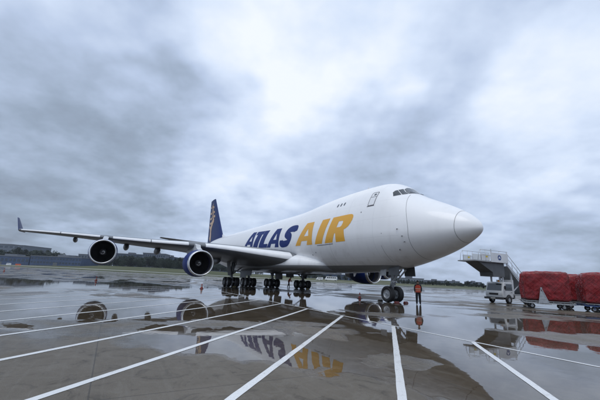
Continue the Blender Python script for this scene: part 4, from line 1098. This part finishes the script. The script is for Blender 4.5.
    MB().prism([(4.0, ZD - .13), (3.2, ZD - .13), (1.9, ZD - .13), (.3, ZD - .13), (.3, ZD - 1.45), (2.0, ZD - 1.45), (2.05, ZD - 1.05)], -.72, .72).build('deck_support', mat('stair_dark_grey', (.10, .105, .11), .5, var=.15), r)
    for s in (1, -1): (MB().box((.45, s * .6 - .06, 2.07), (.60, s * .6 + .06, ZD - 1.44)).build('lift_strut', al, r), MB().box((-.9, s * .6 - .06, .93), (-.72, s * .6 + .06, ZD - 1.0)).build('lift_strut', al, r), MB().tube([(-.8, s * .5, 1.0), (-2.2, s * .5, 1.9)], .06, 8).build('lift_cylinder', al, r))
    MB().box((-.70, -.85, .93), (-.56, .85, 2.3)).build('head_board', tw, r)
    return tag(r, 'white boarding stairs truck with a raised platform, left of the red loads', 'stairs truck')
hd = Vector((-.91, -.41, 0)).normalized()
stair_truck(Vector((20.55, 34.4, 0)) - hd * .28, hd)

# ================================================================== far side of the airfield
def bpos(px_, D): p = far(px_, D); p.z = rise(p); return p
def px_h(px_, D, y): return (hor(px_) - y) / FPX * D / (cam_f.y) * 0.98 + CAM_H   # height of photo row y at axial distance D
bgl = mat('far_window_glass', (.03, .045, .065), .15)
def building(p, rz, w, d, h, wall, label, rows=2, cols=8, roofcol=None, kind='flat', band=False):
    r = empty('building', p, rz)
    wl = MB().box((-w / 2, 0, -1.0), (w / 2, d, h)).build('wall', wall, r)
    rc = roofcol or mat('roof_grey', (.10, .11, .13), .7)
    if kind == 'flat':
        MB().box((-w / 2 - .4, -.4, h + .003), (w / 2 + .4, d + .4, h + .9)).build('roof', rc, r)
        MB().box((-w * .1, d * .3, h + .9), (w * .12, d * .6, h + 3.2)).build('roof_plant', rc, r)
    else:
        MB().prism([(-w / 2 - .6, h), (w / 2 + .6, h), (w / 2 + .6, h + .6), (0, h + kind), (-w / 2 - .6, h + .6)], -.6, d + .6).build('roof', rc, r)
    ww = w / cols * .62; hh = h / (rows + .4) * .45
    wm = None
    for j in range(rows):
        z = h * (j + .55) / (rows + .25)
        for i in range(cols):
            x = -w / 2 + w * (i + .5) / cols
            if wm is None:
                o = MB().box((-ww / 2, -.12, 0), (ww / 2, .12, hh)).build('window', bgl, r); wm = o.data
            else:
                o = bpy.data.objects.new('window', wm); COL.objects.link(o); o.parent = r
            o.location = (x, 0, z)
    MB().box((-w * .04, -.15, 0), (w * .04, .1, min(4, h * .35))).build('door', mat('far_door', (.10, .11, .12), .6), r)
    tag(r, label, 'building'); return r
blue_w = mat('blue_hangar_wall', (.040, .068, .135), .6, var=.15, vscale=.08); grey_w = mat('far_grey_wall', (.105, .122, .155), .7, var=.1, vscale=.05); pale_w = mat('far_pale_wall', (.20, .225, .26), .7, var=.08, vscale=.05); dkblue_w = mat('far_dark_wall', (.055, .075, .11), .7, var=.12, vscale=.06)
def face(px0, px1, D0, D1, ytop, wall, label, rows=2, cols=8, depth=25, kind='flat', rc=None):
    a, b_ = bpos(px0, D0), bpos(px1, D1); v = b_ - a; w = Vector((v.x, v.y, 0)).length
    mid_ = (a + b_) / 2; mx = (px0 + px1) / 2; D = (D0 + D1) / 2
    h = max(3.0, px_h(mx, D, ytop) - mid_.z)
    return building(mid_, math.atan2(v.y, v.x), w, depth, h, wall, label, rows, cols, rc, kind)
blue_roof = mat('blue_hangar_roof', (.13, .145, .17), .6)
face(-30, 28, 395, 392, 256.3, blue_w, 'long low blue hangar at the far left behind the grass', 1, 14, 40, 'flat', blue_roof)
face(29, 80, 390, 385, 257.6, blue_w, 'long low blue hangar between the far left hangar and the outboard engine', 2, 16, 30, 'flat', blue_roof)
face(-40, 19.5, 600, 590, 245.2, mat('far_terminal_wall', (.11, .13, .165), .7, var=.1, vscale=.05), 'tall grey building rising behind the trees at the left edge', 4, 12, 60)
face(58, 78, 470, 470, 258, pale_w, 'small pale building behind the blue hangar, left of the outboard engine', 1, 5, 20)
face(76, 100, 560, 560, 255.5, grey_w, 'grey building partly hidden by the outboard engine', 2, 8, 30)
face(112, 140, 500, 505, 255.0, dkblue_w, 'dark blue-grey block right of the outboard engine', 3, 9, 30)
face(140.5, 163, 470, 474, 254.6, grey_w, 'widest grey block with lit bays between the two engines', 3, 10, 30)
face(163.5, 171, 500, 500, 257.8, dkblue_w, 'low dark block beside the widest grey block', 2, 4, 25)
face(171.5, 186, 520, 520, 260, grey_w, 'low grey building just left of the inboard engine', 2, 6, 25)
face(210, 232, 480, 480, 264.5, dkblue_w, 'blue-grey shed behind the main wheels, right of the inboard engine', 1, 8, 25)
face(303, 326, 420, 420, 274.6, dkblue_w, 'low dark building under the belly right of the main wheels', 1, 8, 25)
face(326.5, 352, 430, 430, 275.2, blue_w, 'low blue shed seen under the belly left of the far engine', 1, 8, 25)
face(400, 424, 460, 460, 279.0, pale_w, 'flat pale terminal just behind the nose gear doors', 1, 9, 30)
face(428, 446, 620, 620, 281.2, grey_w, 'faint grey building between the standing worker and the stairs truck', 2, 7, 30)
for i, (a, b_, y) in enumerate(((452, 460, 281.8), (470, 482, 282.6), (516, 520, 285.0))):
    face(a, b_, 760, 760, y, grey_w, ('faint small tower block behind the trees right of the worker', 'faint low block on the skyline under the stairs platform', 'faint block on the skyline beside the stairs')[i], 3, 4, 25)

# trees: four crown variants, copied
bark = mat('bark', (.07, .055, .045), .9); leaf_ms = [mat('leaf_dark', (.016, .028, .018), .8, var=.35, vscale=.5), mat('leaf_mid', (.022, .036, .022), .8, var=.35, vscale=.5)]
def tree_proto(seed, h, wdt):
    rnd = random.Random(seed); r = empty('tree', (0, 0, 0))
    tb = MB().tube([(0, 0, -.5), (.1, 0, h * .3), (0, .1, h * .62)], [.28, .2, .09], 7)
    for k in range(5):
        a = rnd.uniform(0, 6.28); z = h * rnd.uniform(.25, .5); tb.tube([(0, 0, z), (math.cos(a) * wdt * .3, math.sin(a) * wdt * .3, z + h * .2)], [.1, .03], 5)
    tb.build('trunk', bark, r, smooth=True)
    cl = [(Vector((rnd.gauss(0, wdt * .22), rnd.gauss(0, wdt * .22), h * rnd.uniform(.16, .84))), rnd.uniform(.18, .32) * wdt) for _ in range(15)] + [(Vector((0, 0, h * .9)), .14 * wdt)]
    vs, fs = [], []
    for c, rad in cl:
        for _ in range(85):
            u = Vector((rnd.gauss(0, 1), rnd.gauss(0, 1), rnd.gauss(0, 1))).normalized() * rad * rnd.uniform(.55, 1.08)
            p = c + u; a = Vector((rnd.gauss(0, 1), rnd.gauss(0, 1), rnd.gauss(0, 1))).normalized(); b_ = a.orthogonal().normalized(); s_ = rnd.uniform(.22, .5)
            k = len(vs); vs += [p - a * s_, p + b_ * s_ * .6, p + a * s_, p - b_ * s_ * .6]; fs.append((k, k + 1, k + 2, k + 3))
    obj('crown', vs, fs, leaf_ms[seed % 2], r); return r
protos = [tree_proto(1, 9.5, 7.5), tree_proto(2, 11.5, 7.0), tree_proto(3, 8.0, 8.0), tree_proto(4, 12.5, 6.0)]
used = [False] * 4
def plant(px_, D, sc, k, label, grp):
    if not used[k]: t = protos[k]; used[k] = True
    else: t = copy_tree(protos[k])
    t.location = bpos(px_, D); t.scale = (sc * 1.15, sc * 1.15, sc); t.rotation_euler = (0, 0, random.uniform(0, 6.28))
    tag(t, label, 'tree', grp)
BELTS = [  # px from, to, D, scale, step, label, group
    (-6, 58, 470, 1.55, 2.0, 'dark tree in the row behind the blue hangars at the far left', 'trees behind the blue hangars'),
    (104, 190, 425, 1.0, 1.35, 'dark tree in the belt before the grey blocks, between the engines', 'trees between the two engines'),
    (206, 262, 425, .85, 2.0, 'dark tree in the belt behind the main wheels', 'trees behind the main wheels'),
    (302, 356, 390, .42, 2.0, 'dark tree in the belt seen under the belly', 'trees seen under the belly'),
    (396, 486, 360, .34, 1.1, 'dark tree in the belt between the nose wheels and the stairs truck', 'trees right of the nose wheels'),
    (510, 522, 360, .4, 2.0, 'dark tree on the skyline beside the stairs', 'trees beside the stairs')]
for (a, b_, D, sc, st, lb, gp) in BELTS:
    x = a
    while x < b_:
        k = random.randrange(4); plant(x + random.uniform(-.5, .5), D + random.uniform(-22, 22), sc * random.uniform(.72, 1.22), k, lb, gp); x += st * random.uniform(.7, 1.3)
for (x, y, s_) in ((446.5, 360, .52), (461, 350, .46), (468.5, 345, .54), (474.5, 352, .50), (482, 350, .46)):
    plant(x, y, s_, random.randrange(4), 'taller tree standing above the belt left of the stairs truck', 'taller trees left of the stairs truck')
# far vehicles and signs
def van(p, rz, L, H, label, col, name='van'):
    r = empty(name, p, rz)
    bd = MB().prism([(-L / 2, .35), (L / 2, .35), (L / 2, H * .45), (L / 2 - .5, H * .55), (L / 2 - 1.1, H), (-L / 2, H)], -.95, .95).build('body', col, r, bevel=.06)
    for s in (1, -1):
        k = max(2, int(L / 1.5))
        for i in range(k):
            x0 = -L / 2 + .3 + i * (L - 1.6) / k; MB().box((x0, s * .955 - .01, H * .58), (x0 + (L - 1.6) / k - .2, s * .955 + .01, H * .86)).build('window', glass, bd)
        for x in (-L / 2 + .9, L / 2 - .9): MB().lathe([(-.1, .001), (-.1, .30), (-.07, .36), (.07, .36), (.1, .30), (.1, .001)], (x, s * .85, .36), 'y', 18, cap=False).build('wheel', rubber, r, smooth=True, auto=40)
    tag(r, label, 'van' if name == 'van' else 'bus', 'far service vehicles'); return r
vw = mat('van_white', (.75, .76, .77), .35, coat=.3)
van(bpos(319.5, 235), R(150), 4.6, 2.1, 'small white van far off under the belly, left of the white bus', vw)
van(bpos(331, 238), R(155), 8.5, 2.8, 'long white bus far off under the belly', vw, 'bus')
van(bpos(8.5, 360), R(150), 7.0, 2.7, 'white bus before the blue hangar at the far left', vw, 'bus')
sg_ = empty('airfield_sign', bpos(18, 345), R(30)); MB().box((-2.2, -.15, .9), (2.2, .15, 2.4)).build('board', mat('sign_orange', (.60, .12, .04), .5), sg_, bevel=.03)
for x in (-1.3, 1.3): MB().box((x - .12, -.1, -.5), (x + .12, .1, .899)).build('post', mat('sign_post', (.55, .42, .10), .5), sg_)
tag(sg_, 'orange airfield sign on two posts in the grass at the far left', 'sign')

# ---- damp air over the airfield
hz_m = bpy.data.materials.new('damp_air'); hz_m.use_nodes = True; nt = hz_m.node_tree; nt.nodes.clear()
ho = N(nt, 'ShaderNodeOutputMaterial'); pv = N(nt, 'ShaderNodeVolumePrincipled')
pv.inputs['Color'].default_value = (0.86, 0.92, 1.0, 1); pv.inputs['Density'].default_value = 0.00011; pv.inputs['Anisotropy'].default_value = 0.2
nt.links.new(pv.outputs[0], ho.inputs['Volume'])
MBX = MB().box((-1600, -320, -3.0), (1600, 1500, 62.0)).build('haze', hz_m)
tag(MBX, 'thin damp air lying over the whole airfield', 'haze', kind='stuff')
